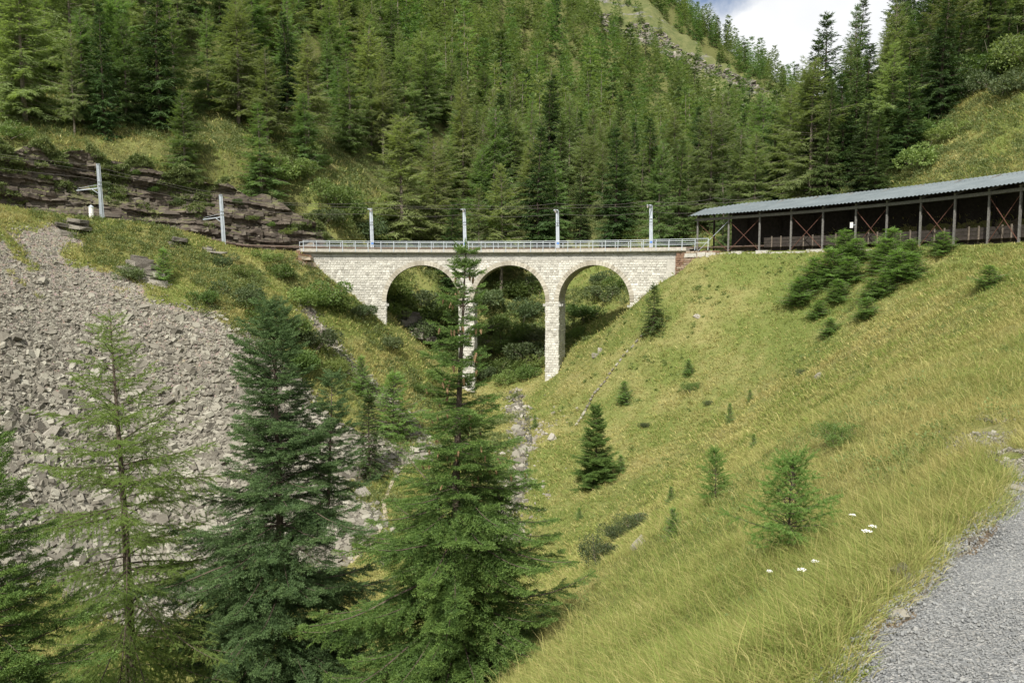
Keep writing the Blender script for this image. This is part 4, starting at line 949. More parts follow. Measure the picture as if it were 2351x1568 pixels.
UP = np.array([0, 0, 1.])
def conifer(seed, Ht, Rm, base=.06, kind='spruce', lod='mid', levels=None, nb=6, power=.85, gap=.0, lean=(0, 0), e_top=50, e_bot=-14, lump=.25, sprs=1.0, wide=None, profile=None):
    """returns foliage (V,T), wood MB"""
    g = np.random.default_rng(seed); items = []; wood = MB()
    near = lod == 'near'; larch = kind == 'larch'
    lv = levels or (int(Ht / (.25 if near else .42)) if lod != 'far' else int(Ht / .85))
    bend = g.normal(0, .012 * Ht, 2)
    def axis(t): return np.array([lean[0] * t * Ht + bend[0] * math.sin(t * 4), lean[1] * t * Ht + bend[1] * math.sin(t * 3.1), t * Ht])
    wood.tube([axis(t) for t in (-.04, 0, .03, .25, .5, .75, .9, 1.0)], [Ht * .017, Ht * .0165, Ht * .0145, Ht * .0115, Ht * .008, Ht * .0045, Ht * .002, Ht * .0007], 8 if near else 5)
    ph = g.uniform(0, 6.28, 3)
    for i in range(lv):
        t = base + (1 - base) * ((i + g.uniform(-.5, .5)) / lv); t = min(max(t, base * .8), .985)
        prof = ((1 - t) / (1 - base)) ** power * (1 if t > base + .08 else .75 + .25 * (t - base) / .08)
        if profile: prof = np.interp((1 - t) * Ht, [a for a, _ in profile], [b for _, b in profile]) / Rm
        k = nb if near or lod == 'mid' else max(4, nb - 2)
        for j in range(k):
            if g.random() < (gap + (.05 if profile and not larch and t > .62 else 0)): continue
            az = 2 * math.pi * (j / k) + i * 2.4 + g.normal(0, .25)
            irr = 1 + lump * (math.sin(az * 2 + ph[0] + t * 9) * .5 + math.sin(az + ph[1] - t * 15) * .5) + g.normal(0, .12)
            L = max(.12 * Rm * (.25 if profile else .6), Rm * prof * irr * (g.uniform(.85, 1.1) if g.random() > .2 else g.uniform(.45, .8))) + (.06 if near else 0)
            e = R(e_bot + (e_top - e_bot) * t ** 1.6 + g.normal(0, 10 if near else 7)); p = axis(t); d = np.array([math.cos(az) * math.cos(e), math.sin(az) * math.cos(e), math.sin(e)])
            step = (.17 if near else .30 if lod == 'mid' else .62) * (1.0 if near else max(.8, Ht / 15)); ns = max(2, int(L / step)); step = L / ns
            pts = [p.copy()]; q = p.copy(); sd = 1
            for s in range(ns):
                f = (s + 1) / ns
                d = d + np.array([0, 0, (-.035 if larch else -.05) if f < .55 else (.05 if larch else .085)]) * (step / .3) ; d /= np.linalg.norm(d)
                q = q + d * step; pts.append(q.copy())
                if f * L < (.10 if t > .6 else .22) * L and not near: continue
                if f < .12: continue
                side = np.cross(UP, d); side /= np.linalg.norm(side) + 1e-9
                rem = (1 - f) * L
                if near:
                    for sg in (-1, 1):
                        l2 = (rem * .42 + .16) * g.uniform(.7, 1.15); 
                        if l2 < .12: continue
                        a2 = R(48 + g.normal(0, 8)); dd = d * math.cos(a2) + side * sg * math.sin(a2) + UP * (g.normal(-.12, .1) if not larch else g.normal(-.16, .16)); dd /= np.linalg.norm(dd)
                        m2 = max(1, int(l2 / .23)); pp = q.copy()
                        for z_ in range(m2):
                            dd2 = dd + UP * (-.10 * z_ * (1.3 if larch else .8)) + g.normal(0, .06, 3); dd2 /= np.linalg.norm(dd2)
                            sc_ = (.30 if larch else .31) * (.65 + .35 * min(1, L / 1.2)) * g.uniform(.8, 1.15) * sprs
                            items.append((pp, dd2, UP + g.normal(0, .25, 3), sc_, g.normal(0, .10) + (.12 * f if z_ == m2 - 1 else -.08)))
                            if larch and g.random() < .75:
                                dd3 = dd2 + g.normal(0, .6, 3) - UP * .3; items.append((pp, dd3, UP, sc_ * .7, g.normal(0, .1)))
                            pp = pp + dd2 * (l2 / m2)
                else:
                    for sg in ((-1, 1) if lod == 'mid' else (sd,)):
                        l2 = (rem * .45 + .30) * g.uniform(.7, 1.2); a2 = R(52 + g.normal(0, 10)); dd = d * math.cos(a2) + side * sg * math.sin(a2) + UP * g.normal(-.16, .14)
                        items.append((q, dd, UP + g.normal(0, .3, 3), min(l2, 1.15 if lod == 'mid' else 1.6) * sprs, g.normal(0, .08) + .15 * (f - .5)))
                    sd = -sd
            items.append((q - d * step * .3, d, UP + g.normal(0, .2, 3), (.30 if near else .6 if lod == 'mid' else 1.0) * sprs, .12))
            if near: wood.tube(pts[::2] if len(pts) > 3 else pts, [(.006 + (.006 if larch else .009) * L) * (1 - .85 * z_ / max(1, len(pts[::2] if len(pts) > 3 else pts) - 1)) for z_ in range(len(pts[::2] if len(pts) > 3 else pts))], 4)
            elif lod == 'mid' and (larch or j % 2 == 0): wood.tube([pts[0], pts[-1]], [.03, .008], 3)
    items.append((axis(.97), UP + g.normal(0, .03, 3), np.array([1., 0, 0]), Ht * .035 if near else .6, .1))
    return items, wood
TS = {('spruce', 'near'): [t_near_spruce(s) for s in range(4)], ('larch', 'near'): [t_larch_near(s + 10) for s in range(4)],
      ('spruce', 'mid'): [t_mid(s + 20, 11, .8, .35, .46, .30) for s in range(5)], ('larch', 'mid'): [t_mid(s + 30, 15, 1.0, .35, .40, .20) for s in range(5)],
      ('spruce', 'far'): [t_mid(s + 40, 8, .9, .35, .66, .5) for s in range(5)], ('larch', 'far'): [t_mid(s + 50, 11, 1.0, .25, .62, .36) for s in range(5)]}
def tree_meshes(seed, mat, bark, **k):
    it, wd = conifer(seed, **k); V, T = assemble(TS[(k.get('kind', 'spruce'), k.get('lod', 'mid'))], it, seed)
    Fc = np.arange(len(V)).reshape(-1, 3)
    cr_ = meshdata('crown', V, Fc, mat, attrs={'tint': T}); tr_ = meshdata('trunk', np.concatenate(wd.V), wd.F, bark)
    return cr_, tr_, it
def place(name, meshes, loc, rz=0, s=1.0, sxy=None, label=None, cat=None, group=None, tilt=(0, 0)):
    o = empty(name, loc, rz, label, cat, group); o.rotation_euler = (tilt[0], tilt[1], rz); q = sxy or s; o.scale = (q, q, s)
    objd('trunk', meshes[1], o); objd('crown', meshes[0], o); return o

# ------------------------------------------------------------------ the trees in front
def near_tree(name, seed, u, vtop, y, Ht, Rm, label, cat, mat, bark, **k):
    top = W(u, vtop, y); me = tree_meshes(seed, mat, bark, Ht=Ht, Rm=Rm, lod='near', **k)
    o = place(name, me, (top[0], top[1], top[2] - Ht), 0, 1, label=label, cat=cat); return o, me[2]
sp1, it1 = near_tree('spruce_tree', 101, 1048, 556, 20, 12.4, 3.35, 'tall green spruce with brown cones in front of the left pier', 'spruce', M['spruce_near'], M['bark'], nb=7, gap=.10, base=.03, lump=.32, lean=(.012, 0), e_top=32, e_bot=-6, profile=[(0, .04), (.5, .12), (1.2, .28), (2.0, .48), (2.8, .66), (4.0, .85), (5.0, 1.2), (6.2, 1.75), (7.2, 2.35), (8.6, 2.8), (10.4, 3.25), (12.4, 3.2)])
sp2, it2 = near_tree('spruce_tree', 107, 632, 690, 22, 12.6, 3.5, 'tall blue-green spruce with a ragged forked top in front of the scree', 'spruce', M['spruce_blue'], M['bark'], nb=7, gap=.10, base=.03, lump=.38, profile=[(0, .06), (.5, .45), (1.2, .85), (2.2, 1.1), (3.2, 1.15), (4.4, 1.5), (6.0, 2.2), (7.5, 2.7), (9.2, 3.2), (12.6, 3.3)], e_top=40, e_bot=-10)
near_tree('larch_tree', 103, 262, 715, 21, 11.0, 3.3, 'airy light green larch with a bare dark trunk in front of the scree', 'larch', M['larch_near'], M['bark'], kind='larch', nb=6, gap=.30, base=.04, lump=.4, sprs=.9, profile=[(0, .08), (.9, .55), (2.0, 1.15), (3.2, 1.65), (4.4, 2.15), (5.6, 2.5), (7.0, 2.8), (9, 3.2), (11, 3.0)], e_top=35, e_bot=-8)
near_tree('spruce_tree', 104, -60, 900, 15, 9.5, 2.2, 'dark green conifer cut off by the left edge of the view', 'conifer', M['spruce_near'], M['bark'], power=.8, nb=6, gap=.1, base=.05)
# second leader of the forked spruce and the cones
it, wd = conifer(131, 3.6, .85, base=.1, kind='spruce', lod='near', power=.8, gap=.1, lean=(.05, 0), e_top=45, e_bot=5)
V, T = assemble(TS[('spruce', 'near')], it, 3); o = obj('side_leader', V, np.arange(len(V)).reshape(-1, 3), M['spruce_blue'], sp2, attrs={'tint': T}); o.location = (1.35, 0, 7.0)
wd.tube([(0, 0, 0.1), (-.6, 0, -.5), (-1.3, 0, -.9)], [.05, .06, .07], 5); wd.build('side_leader_stem', M['bark'], sp2).location = (1.35, 0, 7.0)
mb = MB(); rows = [(0, .012), (-.02, .019), (-.06, .021), (-.10, .015), (-.125, .004)]; mb.tube([(0, 0, z) for z, _ in rows], [r_ for _, r_ in rows], 8); cm = meshdata('cone', np.concatenate(mb.V), mb.F, M['cone'])
g = np.random.default_rng(5); tips = [i for i in it1 if 6.6 < i[0][2] < 11.6 and i[0][1] < .5]; sel = g.choice(len(tips), 95, replace=False)
for k in sel:
    o = objd('cone', cm, sp1); d = tips[k][1]; o.location = tips[k][0] + d * .1 + np.array([0, 0, -.02]); o.rotation_euler = (g.normal(0, .2), g.normal(0, .2), g.uniform(0, 6)); o.scale = [g.uniform(1.1, 1.6)] * 3

# ------------------------------------------------------------------ tree kinds for the middle distance and the forest
K = {}
K['spruce'] = [tree_meshes(200 + i, M['spruce'], M['bark'], Ht=15, Rm=[2.6, 3.0, 2.4, 3.3][i], kind='spruce', nb=7, power=[.8, .9, .75, .85][i], gap=.05, lump=.2, base=.03) for i in range(4)]
K['larch'] = [tree_meshes(220 + i, M['larch'], M['bark_light'], Ht=15, Rm=[3.7, 3.3, 4.1, 3.4, 3.9][i], kind='larch', nb=6, power=[.60, .7, .52, .75, .58][i], gap=.20, lump=.35, base=[.12, .2, .08, .25, .1][i]) for i in range(5)]
K['larch_green'] = [tree_meshes(240 + i, M['larch_green'], M['bark_light'], Ht=15, Rm=[3.8, 3.4, 4.1][i], kind='larch', nb=7, power=[.68, .8, .6][i], gap=.15, lump=.3, base=.04) for i in range(3)]
K['young_larch'] = [tree_meshes(260 + i, M['sapling'], M['bark_light'], Ht=4, Rm=1.6, kind='larch', lod='mid', levels=24, nb=9, power=.6, base=.03, gap=.08, lump=.4, sprs=.62, e_bot=8) for i in range(3)]
K['young_spruce'] = [tree_meshes(270 + i, M['spruce'], M['bark'], Ht=5, Rm=1.35, kind='spruce', lod='mid', levels=26, nb=8, power=.85, base=.02, lump=.2, sprs=.55) for i in range(2)]
K['far_larch'] = [tree_meshes(280 + i, M['larch'], M['bark_light'], Ht=15, Rm=[3.8, 3.4, 4.2, 3.6][i], kind='larch', lod='far', nb=8, power=[.60, .70, .54, .78][i], gap=.15, lump=.35, base=.08) for i in range(4)]
K['far_green'] = [tree_meshes(300 + i, M['larch_green'], M['bark_light'], Ht=15, Rm=[3.7, 3.4, 3.9][i], kind='larch', lod='far', nb=8, power=.7, gap=.12, lump=.3, base=.05) for i in range(3)]
K['far_spruce'] = [tree_meshes(320 + i, M['spruce'], M['bark'], Ht=15, Rm=[2.6, 2.9, 2.4][i], kind='spruce', lod='far', nb=8, power=.8, lump=.2, base=.03) for i in range(3)]
# saplings close to the camera need finer shoots
K['near_larch_sapling'] = [tree_meshes(340 + i, M['sapling'], M['bark'], Ht=[1.9, 2.3][i], Rm=[.78, .7][i], kind='larch', lod='near', levels=[20, 22][i], nb=6, power=.6, base=.05, gap=.15, lump=.55, sprs=.95, e_bot=14, e_top=60) for i in range(2)]
K['near_spruce_young'] = [tree_meshes(350, M['spruce_near'], M['bark'], Ht=5.8, Rm=1.45, kind='spruce', lod='near', levels=24, nb=8, power=.8, base=.01, gap=.02, lump=.15, e_bot=0, sprs=1.3)]

keep = []                           # x, y, radius: kept clear of forest scatter
def stand(name, kind, var, u, v, Ht, label, cat, group, y0=3.0, y=None, wide=1.0, rz=None):
    """a tree whose foot stands on the ground seen at (u, v), or on the ground at distance y along column u"""
    if y is None: q = hit(u, v, y0)
    else:
        x = y * (u - 1175.5) / FPX; q = np.array([x, y, H(x, y)[0]])
        for _ in range(4): x = (u - 1175.5) / FPX * (y * CP - q[2] * SP); q = np.array([x, y, H(x, y)[0]])
        if v is not None: Ht = (W(u, v, y)[2] - q[2])      # v is the top
    me = K[kind][var % len(K[kind])]; nat = {'young_larch': 4, 'young_spruce': 5, 'near_larch_sapling': [1.9, 2.3][var % 2], 'near_spruce_young': 5.8}.get(kind, 15)
    s = Ht / nat; keep.append((q[0], q[1], 2.2 * max(.5, s)))
    return place(name, me, (q[0], q[1], q[2] - .08), rz if rz is not None else (u * 1.7) % 6.28, s, s * wide, label, cat, group)
G1 = 'spruces in the forest'; G2 = 'larches in the forest'; G3 = 'young conifers on the grass slope'
heroes = [  # name, kind, var, u, vtop, y, wide, label
 ('spruce_tree', 'spruce', 0, 240, 5, 84, .85, 'tall dark spruce above the cliff behind the leftmost mast'),
 ('spruce_tree', 'spruce', 1, 372, -60, 91, 1.1, 'broad dark spruce above the cliff between the two left masts'),
 ('larch_tree', 'larch', 2, 60, -60, 82, 1.25, 'large grey-green drooping larch at the top left corner above the cliff'),
 ('larch_tree', 'larch', 1, 172, 60, 82, .7, 'thin larch with a long bare trunk left of the dark spruce above the cliff'),
 ('larch_tree', 'larch_green', 0, 425, 205, 86, 1.1, 'small bushy green larch at the cliff top left of the second mast'),
 ('larch_tree', 'larch_green', 1, 600, 235, 90, 1.3, 'wide bright green larch leaning over the cliff top right of the second mast'),
 ('larch_tree', 'larch', 0, 548, 0, 98, 1.2, 'tall pale olive larch rising behind the bright green larch at the cliff top'),
 ('larch_tree', 'larch_green', 2, 700, 215, 97, 1.15, 'dense green larch at the edge of the cliff left of the viaduct'),
 ('larch_tree', 'larch_green', 1, 800, 110, 112, 1.1, 'tall green larch on the slope above the left end of the viaduct'),
 ('larch_tree', 'larch', 2, 925, 268, 103, 1.25, 'broad olive larch standing alone behind the left arch of the viaduct'),
 ('spruce_tree', 'spruce', 2, 1040, 465, 101, 1.2, 'small dark spruce behind the viaduct just left of the second viaduct mast'),
 ('larch_tree', 'larch', 3, 1150, 380, 104, 1.1, 'slender pale larch behind the viaduct between the second and third viaduct masts'),
 ('spruce_tree', 'spruce', 1, 1240, 290, 110, 1.15, 'tall dark spruce behind the viaduct just left of the third viaduct mast'),
 ('spruce_tree', 'spruce', 0, 1412, 295, 108, 1.2, 'dark pointed spruce behind the viaduct midway between the third and fourth viaduct masts'),
 ('spruce_tree', 'spruce', 3, 1150, 215, 128, 1.1, 'dark spruce high behind the slender pale larch at mid slope'),
 ('spruce_tree', 'spruce', 2, 1330, 400, 112, 1.1, 'smaller spruce close to the right of the tall dark one behind the viaduct'),
 ('larch_tree', 'larch', 1, 1335, 300, 125, .9, 'pale larch in the gap between the two dark spruces behind the viaduct'),
 ('larch_tree', 'larch', 3, 1500, 290, 122, .9, 'thin larch with bare lower trunk behind the rightmost viaduct mast'),
 ('larch_tree', 'larch', 0, 1545, 250, 128, 1.0, 'pale olive larch between the rightmost viaduct mast and the gallery'),
 ('spruce_tree', 'spruce', 0, 1600, 245, 120, .9, 'narrow dark spruce above the left end of the gallery roof'),
 ('spruce_tree', 'spruce', 1, 1655, 285, 108, 1.0, 'dark spruce directly behind the left end of the gallery'),
 ('spruce_tree', 'spruce', 2, 1700, 330, 104, 1.0, 'short dark spruce behind the first bays of the gallery roof'),
 ('spruce_tree', 'spruce', 3, 1775, 250, 106, 1.1, 'dark green spruce left of the tallest pointed spruce over the gallery'),
 ('spruce_tree', 'spruce', 0, 1885, 32, 106, 1.05, 'tallest pointed dark spruce standing against the white cloud'),
 ('larch_tree', 'larch_green', 1, 1955, 10, 118, .7, 'airy green larch against the cloud right of the tallest spruce'),
 ('spruce_tree', 'spruce', 1, 1985, 105, 98, 1.25, 'massive dark spruce over the middle of the gallery roof'),
 ('larch_tree', 'larch', 1, 2045, -10, 108, .9, 'tall larch with yellowish top right of the airy green larch'),
 ('spruce_tree', 'spruce', 3, 2080, 60, 100, 1.2, 'broad dark spruce at the upper edge of the grassy bank'),
 ('larch_tree', 'larch', 4, 2165, -90, 97, .9, 'dark larch with bare leaning trunk on top of the grassy bank'),
 ('spruce_tree', 'spruce', 1, 2130, -40, 112, 1.2, 'dark spruce towering behind the upper edge of the grassy bank'),
 ('spruce_tree', 'spruce', 2, 2270, -120, 96, 1.2, 'dark spruce above the grassy bank near the upper right corner'),
 ('larch_tree', 'larch', 0, 2345, -100, 92, 1.2, 'dark larch in the upper right corner over the grassy bank'),
 ('spruce_tree', 'spruce', 2, 1925, 170, 90, 1.2, 'dark spruce between the tallest pointed spruce and the massive one'),
 ('spruce_tree', 'spruce', 3, 2045, 190, 84, 1.3, 'low dark spruce at the left foot of the grassy bank'),
 ('spruce_tree', 'spruce', 1, 1985, 235, 80, 1.25, 'low spreading dark spruce directly over the gallery roof left of the bank'),
 ('spruce_tree', 'spruce', 3, 2250, 90, 92, 1.2, 'dark spruce over the large bush on the grassy bank'),
 ('spruce_tree', 'spruce', 2, 2200, 30, 93, 1.25, 'dark spruce right of the bare leaning trunk over the grassy bank'),
 ('spruce_tree', 'spruce', 1, 2310, 20, 88, 1.3, 'big dark spruce nearest the right edge over the grassy bank'),
 ('spruce_tree', 'spruce', 3, 2385, -20, 84, 1.3, 'dark spruce cut by the right edge over the grassy bank'),
 ('spruce_tree', 'spruce', 0, 2150, 60, 88, 1.3, 'broad dark spruce hanging over the top left of the grassy bank'),
 ('spruce_tree', 'spruce', 2, 2012, 255, 76, 1.4, 'lowest dark spruce, its skirt touching the gallery roof'),
 ('spruce_tree', 'spruce', 3, 2082, 150, 80, 1.35, 'dark spruce standing lowest on the left edge of the bank grass'),
 ('spruce_tree', 'spruce', 0, 2110, 110, 91, 1.2, 'dark spruce on the left rim of the grassy bank'),
 ('spruce_tree', 'spruce', 0, 1835, 210, 130, .9, 'small spruce in the notch where the mountain meets the right-hand trees'),
 ('larch_tree', 'larch_green', 0, 805, 400, 96, .6, 'slim young larch on the bushy slope behind the left end of the viaduct'),
]
for i, (nm, kd, va, u, vt, y, wd_, lab) in enumerate(heroes): stand(nm, kd, va, u, vt, None, lab, 'spruce' if 'spruce' in nm else 'larch', G1 if 'spruce' in nm else G2, y=y, wide=wd_)
mids = [  # name, kind, var, u, vbase, height, wide, label
 ('spruce_tree', 'near_spruce_young', 0, 1366, 1112, 5.7, 1.05, 'dense young spruce standing alone on the lower right grass slope'),
 ('spruce_tree', 'young_spruce', 1, 1500, 762, 4.4, 1.3, 'small dark spruce on the grass just below the right end of the viaduct'),
 ('spruce_tree', 'young_spruce', 0, 850, 1098, 6.3, 1.1, 'young spruce at the lower right edge of the scree'),
 ('larch_tree', 'young_larch', 0, 905, 1010, 5.6, 1.1, 'young larch just above the young spruce at the scree edge'),
 ('larch_tree', 'young_larch', 1, 830, 905, 3.4, .9, 'small larch on the grass below the left abutment'),
 ('larch_tree', 'young_larch', 2, 376, 648, 2.8, 1.0, 'small green larch at the upper right edge of the scree'),
 ('spruce_tree', 'young_spruce', 1, 655, 790, 3.2, 1.3, 'young spruce in the shrubs above the forked spruce'),
 ('larch_tree', 'young_larch', 0, 1432, 928, 2.0, 1.1, 'little larch right of the line of stones'),
 ('larch_tree', 'near_larch_sapling', 1, 1640, 1150, 1.45, 1.0, 'feathery larch sapling in the middle of the grass slope'),
 ('larch_tree', 'near_larch_sapling', 0, 1815, 1262, 1.42, 1.05, 'largest larch sapling low on the grass slope, nearest the gravel'),
 ('larch_tree', 'young_larch', 1, 1580, 865, 1.5, 1.1, 'small larch halfway up the grass slope below the gallery end'),
 ('larch_tree', 'young_larch', 2, 1722, 925, 1.0, .9, 'tiny larch left of centre on the open grass slope'),
 ('larch_tree', 'young_larch', 0, 1675, 975, 1.5, .6, 'slim tiny larch below another on the open grass slope'),
 ('larch_tree', 'young_larch', 1, 1545, 1240, .9, .8, 'tiny larch right of the grey-green alder bush'),
 ('larch_tree', 'young_larch', 2, 1228, 985, 1.3, .8, 'small larch at the edge of the stream bed'),
 ('larch_tree', 'young_larch', 0, 1330, 1195, .9, .8, 'tiny larch below the lone dense spruce'),
 ('larch_tree', 'young_larch', 1, 1540, 1160, 1.0, .8, 'tiny larch left of the feathery sapling'),
 ('larch_tree', 'young_larch', 2, 1425, 1085, 1.3, 1.0, 'small larch touching the right side of the lone dense spruce'),
 ('larch_tree', 'young_larch', 0, 1730, 1035, .8, .8, 'tiny larch in the dry grass above the largest sapling'),
]
for i, (nm, kd, va, u, v, h, wd_, lab) in enumerate(mids): stand(nm, kd, va, u, v, h, lab, 'spruce' if 'spruce' in nm else 'larch', G3, wide=wd_)
# bushy young larches below the gallery
cl = [(1835, 700, 2.4), (1870, 660, 2.6), (1905, 640, 2.6), (1925, 690, 1.8), (1880, 730, 1.5), (1950, 650, 2.2), (1965, 605, 2.2), (1940, 590, 2.4), (2035, 620, 2.6), (2060, 650, 2.6), (2000, 690, 1.8), (2030, 680, 1.7), (1990, 730, 1.6), (1905, 770, 1.4), (2045, 590, 2.4), (2095, 640, 2.0), (2090, 600, 1.8), (2165, 585, 1.8), (2270, 660, 1.3)]
lb = ['leftmost bushy young larch of the group below the gallery', 'tall one beside the leftmost in the young larch group below the gallery', 'young larch in the left half of the group below the gallery, upright and dense', 'low larch in the left half of the group below the gallery', 'small larch just under the leftmost one below the gallery', 'young larch in the middle of the group below the gallery', 'young larch rising in front of the gallery sill, right of another', 'young larch rising in front of the gallery sill, first of three',
      'young larch heading the right half of the group below the gallery', 'bushy dark larch in the right half of the group below the gallery', 'small larch at the bottom of the right half below the gallery', 'small larch just right of the bottom one below the gallery', 'lowest larch of the right half below the gallery', 'lowest larch of the left half below the gallery', 'bushy young larch tall enough to cover a gallery column', 'young larch at the right end of the group below the gallery', 'small larch by the sill at the right end of the group', 'single small larch by the sill right of the group', 'lone tiny dark larch near the right edge of the grass slope']
for i, ((u, v, h), l) in enumerate(zip(cl, lb)): stand('larch_tree', 'young_larch', i, u, v, h * .95, l, 'larch', 'young conifers below the gallery', wide=2.0)

# ------------------------------------------------------------------ bushes
def bush_mesh(seed, mat, n=2600, leaf=.085, lumps=7):
    g = np.random.default_rng(seed); C = np.stack([g.normal(0, .45, lumps), g.normal(0, .45, lumps), g.uniform(.3, .85, lumps)], -1); rad = g.uniform(.32, .55, lumps)
    w = g.integers(0, lumps, n); d = g.normal(0, 1, (n, 3)); d /= np.linalg.norm(d, axis=1, keepdims=True)
    p = C[w] + d * (rad[w] * g.uniform(.45, 1.05, n) ** .6)[:, None] * np.array([1, 1, .9]); p[:, 2] = np.abs(p[:, 2] - .03) + .03
    D = d + g.normal(0, .7, (n, 3)) + np.array([0, 0, .35]); L = leaf * g.uniform(.6, 1.5, n)
    V = blades(p, D, L, L * .75, g).reshape(-1, 3); T = np.repeat(np.clip(g.normal(.45, .22, n), 0, 1), 3)
    wd = MB()
    for k in range(lumps): wd.tube([(g.normal(0, .1), g.normal(0, .1), -.15), C[k] * np.array([.6, .6, .5]), C[k]], [.022, .016, .008], 4)
    for k in range(10): q = C[k % lumps] + g.normal(0, .25, 3); wd.tube([C[k % lumps] * .6, q + np.array([0, 0, .25])], [.010, .003], 3)
    return meshdata('crown', V, np.arange(len(V)).reshape(-1, 3), mat, attrs={'tint': T}), meshdata('stems', np.concatenate(wd.V), wd.F, M['bark_light'])
BU = [bush_mesh(400 + i, M['scrub_bush'] if i % 3 == 0 else M['bush'] if i % 3 == 1 else M['alder']) for i in range(6)]
BF = [bush_mesh(410 + i, M['alder'] if i % 2 else M['bush'], 5200, .05, 9) for i in range(2)]
def bush(u, v, s, label, i, group='bushes', y0=3.0, fine=False, y=None, sz=None):
    q = hit(u, v, y0) if y is None else np.array([W(u, v, y)[0], y, H(W(u, v, y)[0], y)[0]])
    o = empty('bush', (q[0], q[1], q[2] - .05), (i * 1.9) % 6.28, label, 'bush', group); o.scale = (s, s, sz or s * .85)
    me = (BF if fine else BU)[i % (2 if fine else 6)]; objd('stems', me[1], o); objd('crown', me[0], o); keep.append((q[0], q[1], s)); return o
bl = [(745, 700, 2.4, 'dark bush below the left end of the viaduct'), (790, 715, 1.9, 'bush against the lower left viaduct wall'), (825, 730, 1.5, 'small bush throwing its shadow on the left abutment'), (700, 700, 1.8, 'bush on the slope left of the one under the viaduct end'),
      (640, 640, 1.8, 'rounded bush between the ridge and the viaduct end'), (560, 690, 1.7, 'grey-green shrub at the upper right edge of the scree'), (600, 750, 2.4, 'wide loose shrub above the forked spruce'), (670, 780, 2.2, 'shrub right above the forked spruce top'), (720, 800, 1.9, 'shrub right of the forked spruce top'), (760, 850, 1.4, 'low shrub over the small shadow on the left slope'), (690, 850, 2.2, 'bushy shrub beside the forked spruce'),
      (315, 640, 1.3, 'round dark bush at the top of the scree by the pale slab'), (560, 640, 1.3, 'low bush below the second mast'), (470, 700, 1.4, 'low shrub on the scree edge'), (900, 800, 1.4, 'bush in front of the left arch'), (1000, 870, 1.6, 'bush in front of the left pier foot'), (960, 900, 1.2, 'low bush behind the cone-bearing spruce'), (520, 610, 1.2, 'low shrub on the ridge among the rock slabs'), (610, 600, 1.2, 'small bush on the ridge just left of the viaduct')]
for i, (u, v, s, l) in enumerate(bl): bush(u, v, s, l, i, 'bushes on the left slope', y0=30)
for i, (u, v, s, l) in enumerate([(1375, 1300, 1.15, 'grey-green alder bush at the foot of the grass slope'), (1425, 1240, 1.1, 'dark alder bush in the middle of the row above the grey one'), (1465, 1220, 1.0, 'alder bush at the upper end of the row')]): bush(u, v, s, l, i * 2 + 1, 'alder bushes', 3, True)
for i, (u, v, s, l) in enumerate([(1925, 1020, .55, 'tiny dark shrub high in the dry grass'), (1840, 860, .5, 'tiny shrub in the grass right of the seedlings'), (1590, 900, .8, 'small shrub left of the seedlings on the grass slope'), (1480, 980, .5, 'tiny round shrub right of the line of stones'), (1300, 780, .9, 'shrub at the foot of the right pier'), (1630, 930, .5, 'tiny shrub near the slim larch')]): bush(u, v, s, l, i, 'small shrubs in the grass', 8, True)
# behind the arches
bb = [(1170, 915, 87.5, 1.5), (1215, 905, 87.5, 1.6), (1100, 905, 88, 1.6), (880, 655, 92, 2.4), (915, 640, 93, 2.6), (950, 700, 91, 2.2), (1230, 860, 90, 1.8), (905, 690, 93, 2.8), (935, 650, 96, 2.6), (985, 640, 96, 3.0), (1030, 690, 94, 2.6), (1035, 640, 98, 2.8), (905, 760, 90, 1.6), (1010, 740, 93, 2.2), (1120, 660, 101, 2.6), (1150, 720, 98, 2.4), (1190, 650, 104, 2.8), (1230, 690, 100, 2.6), (1140, 780, 95, 2.4), (1190, 760, 96, 2.6), (1225, 810, 92, 2.6), (1150, 850, 91, 2.2), (1200, 880, 90, 2.2), (1240, 760, 95, 2.2), (1110, 730, 95, 1.8),
      (1345, 720, 94, 2.0), (1395, 690, 96, 2.0), (1425, 670, 97, 1.9), (1330, 770, 91, 1.4), (1370, 640, 101, 1.6), (1440, 620, 100, 1.4), (1320, 690, 97, 1.6), (1240, 640, 106, 2.2), (880, 620, 95, 2.6), (960, 600, 103, 2.6), (1100, 610, 108, 2.6)]
for i, (u, v, y, s) in enumerate(bb):
    w = 'left' if u < 1060 else 'middle' if u < 1260 else 'right'; lv = 'high up' if v < 665 else 'halfway down' if v < 745 else 'low down'
    bush(u, v, s, f'leafy bush growing {lv} in the gorge seen through the {w} arch', i, f'bushes behind the {w} arch', y=y)
# on and above the cliff, behind the bridge
bc = [(655, 470, 92, 2.6), (700, 450, 94, 2.4), (620, 440, 90, 2.0), (760, 480, 94, 2.8), (800, 500, 95, 2.6), (840, 520, 97, 2.4), (780, 545, 92, 2.0), (870, 545, 98, 2.2), (740, 540, 90, 1.8), (700, 510, 89.5, 1.8), (430, 400, 86, 2.0), (520, 395, 87, 2.4), (200, 380, 80, 1.9), (150, 365, 79, 2.2), (240, 350, 81, 2.0), (330, 375, 84, 1.4), (560, 400, 89, 2.2), (600, 410, 90, 2.2), (20, 365, 76, 1.6), (930, 545, 101, 2.4), (1000, 540, 103, 2.0), (1090, 540, 106, 2.2), (1180, 545, 104, 2.0), (1340, 548, 106, 1.8), (1450, 545, 108, 2.0), (1530, 548, 103, 2.0), (1560, 560, 99, 1.6), (680, 400, 97, 2.2), (730, 420, 100, 2.0)]
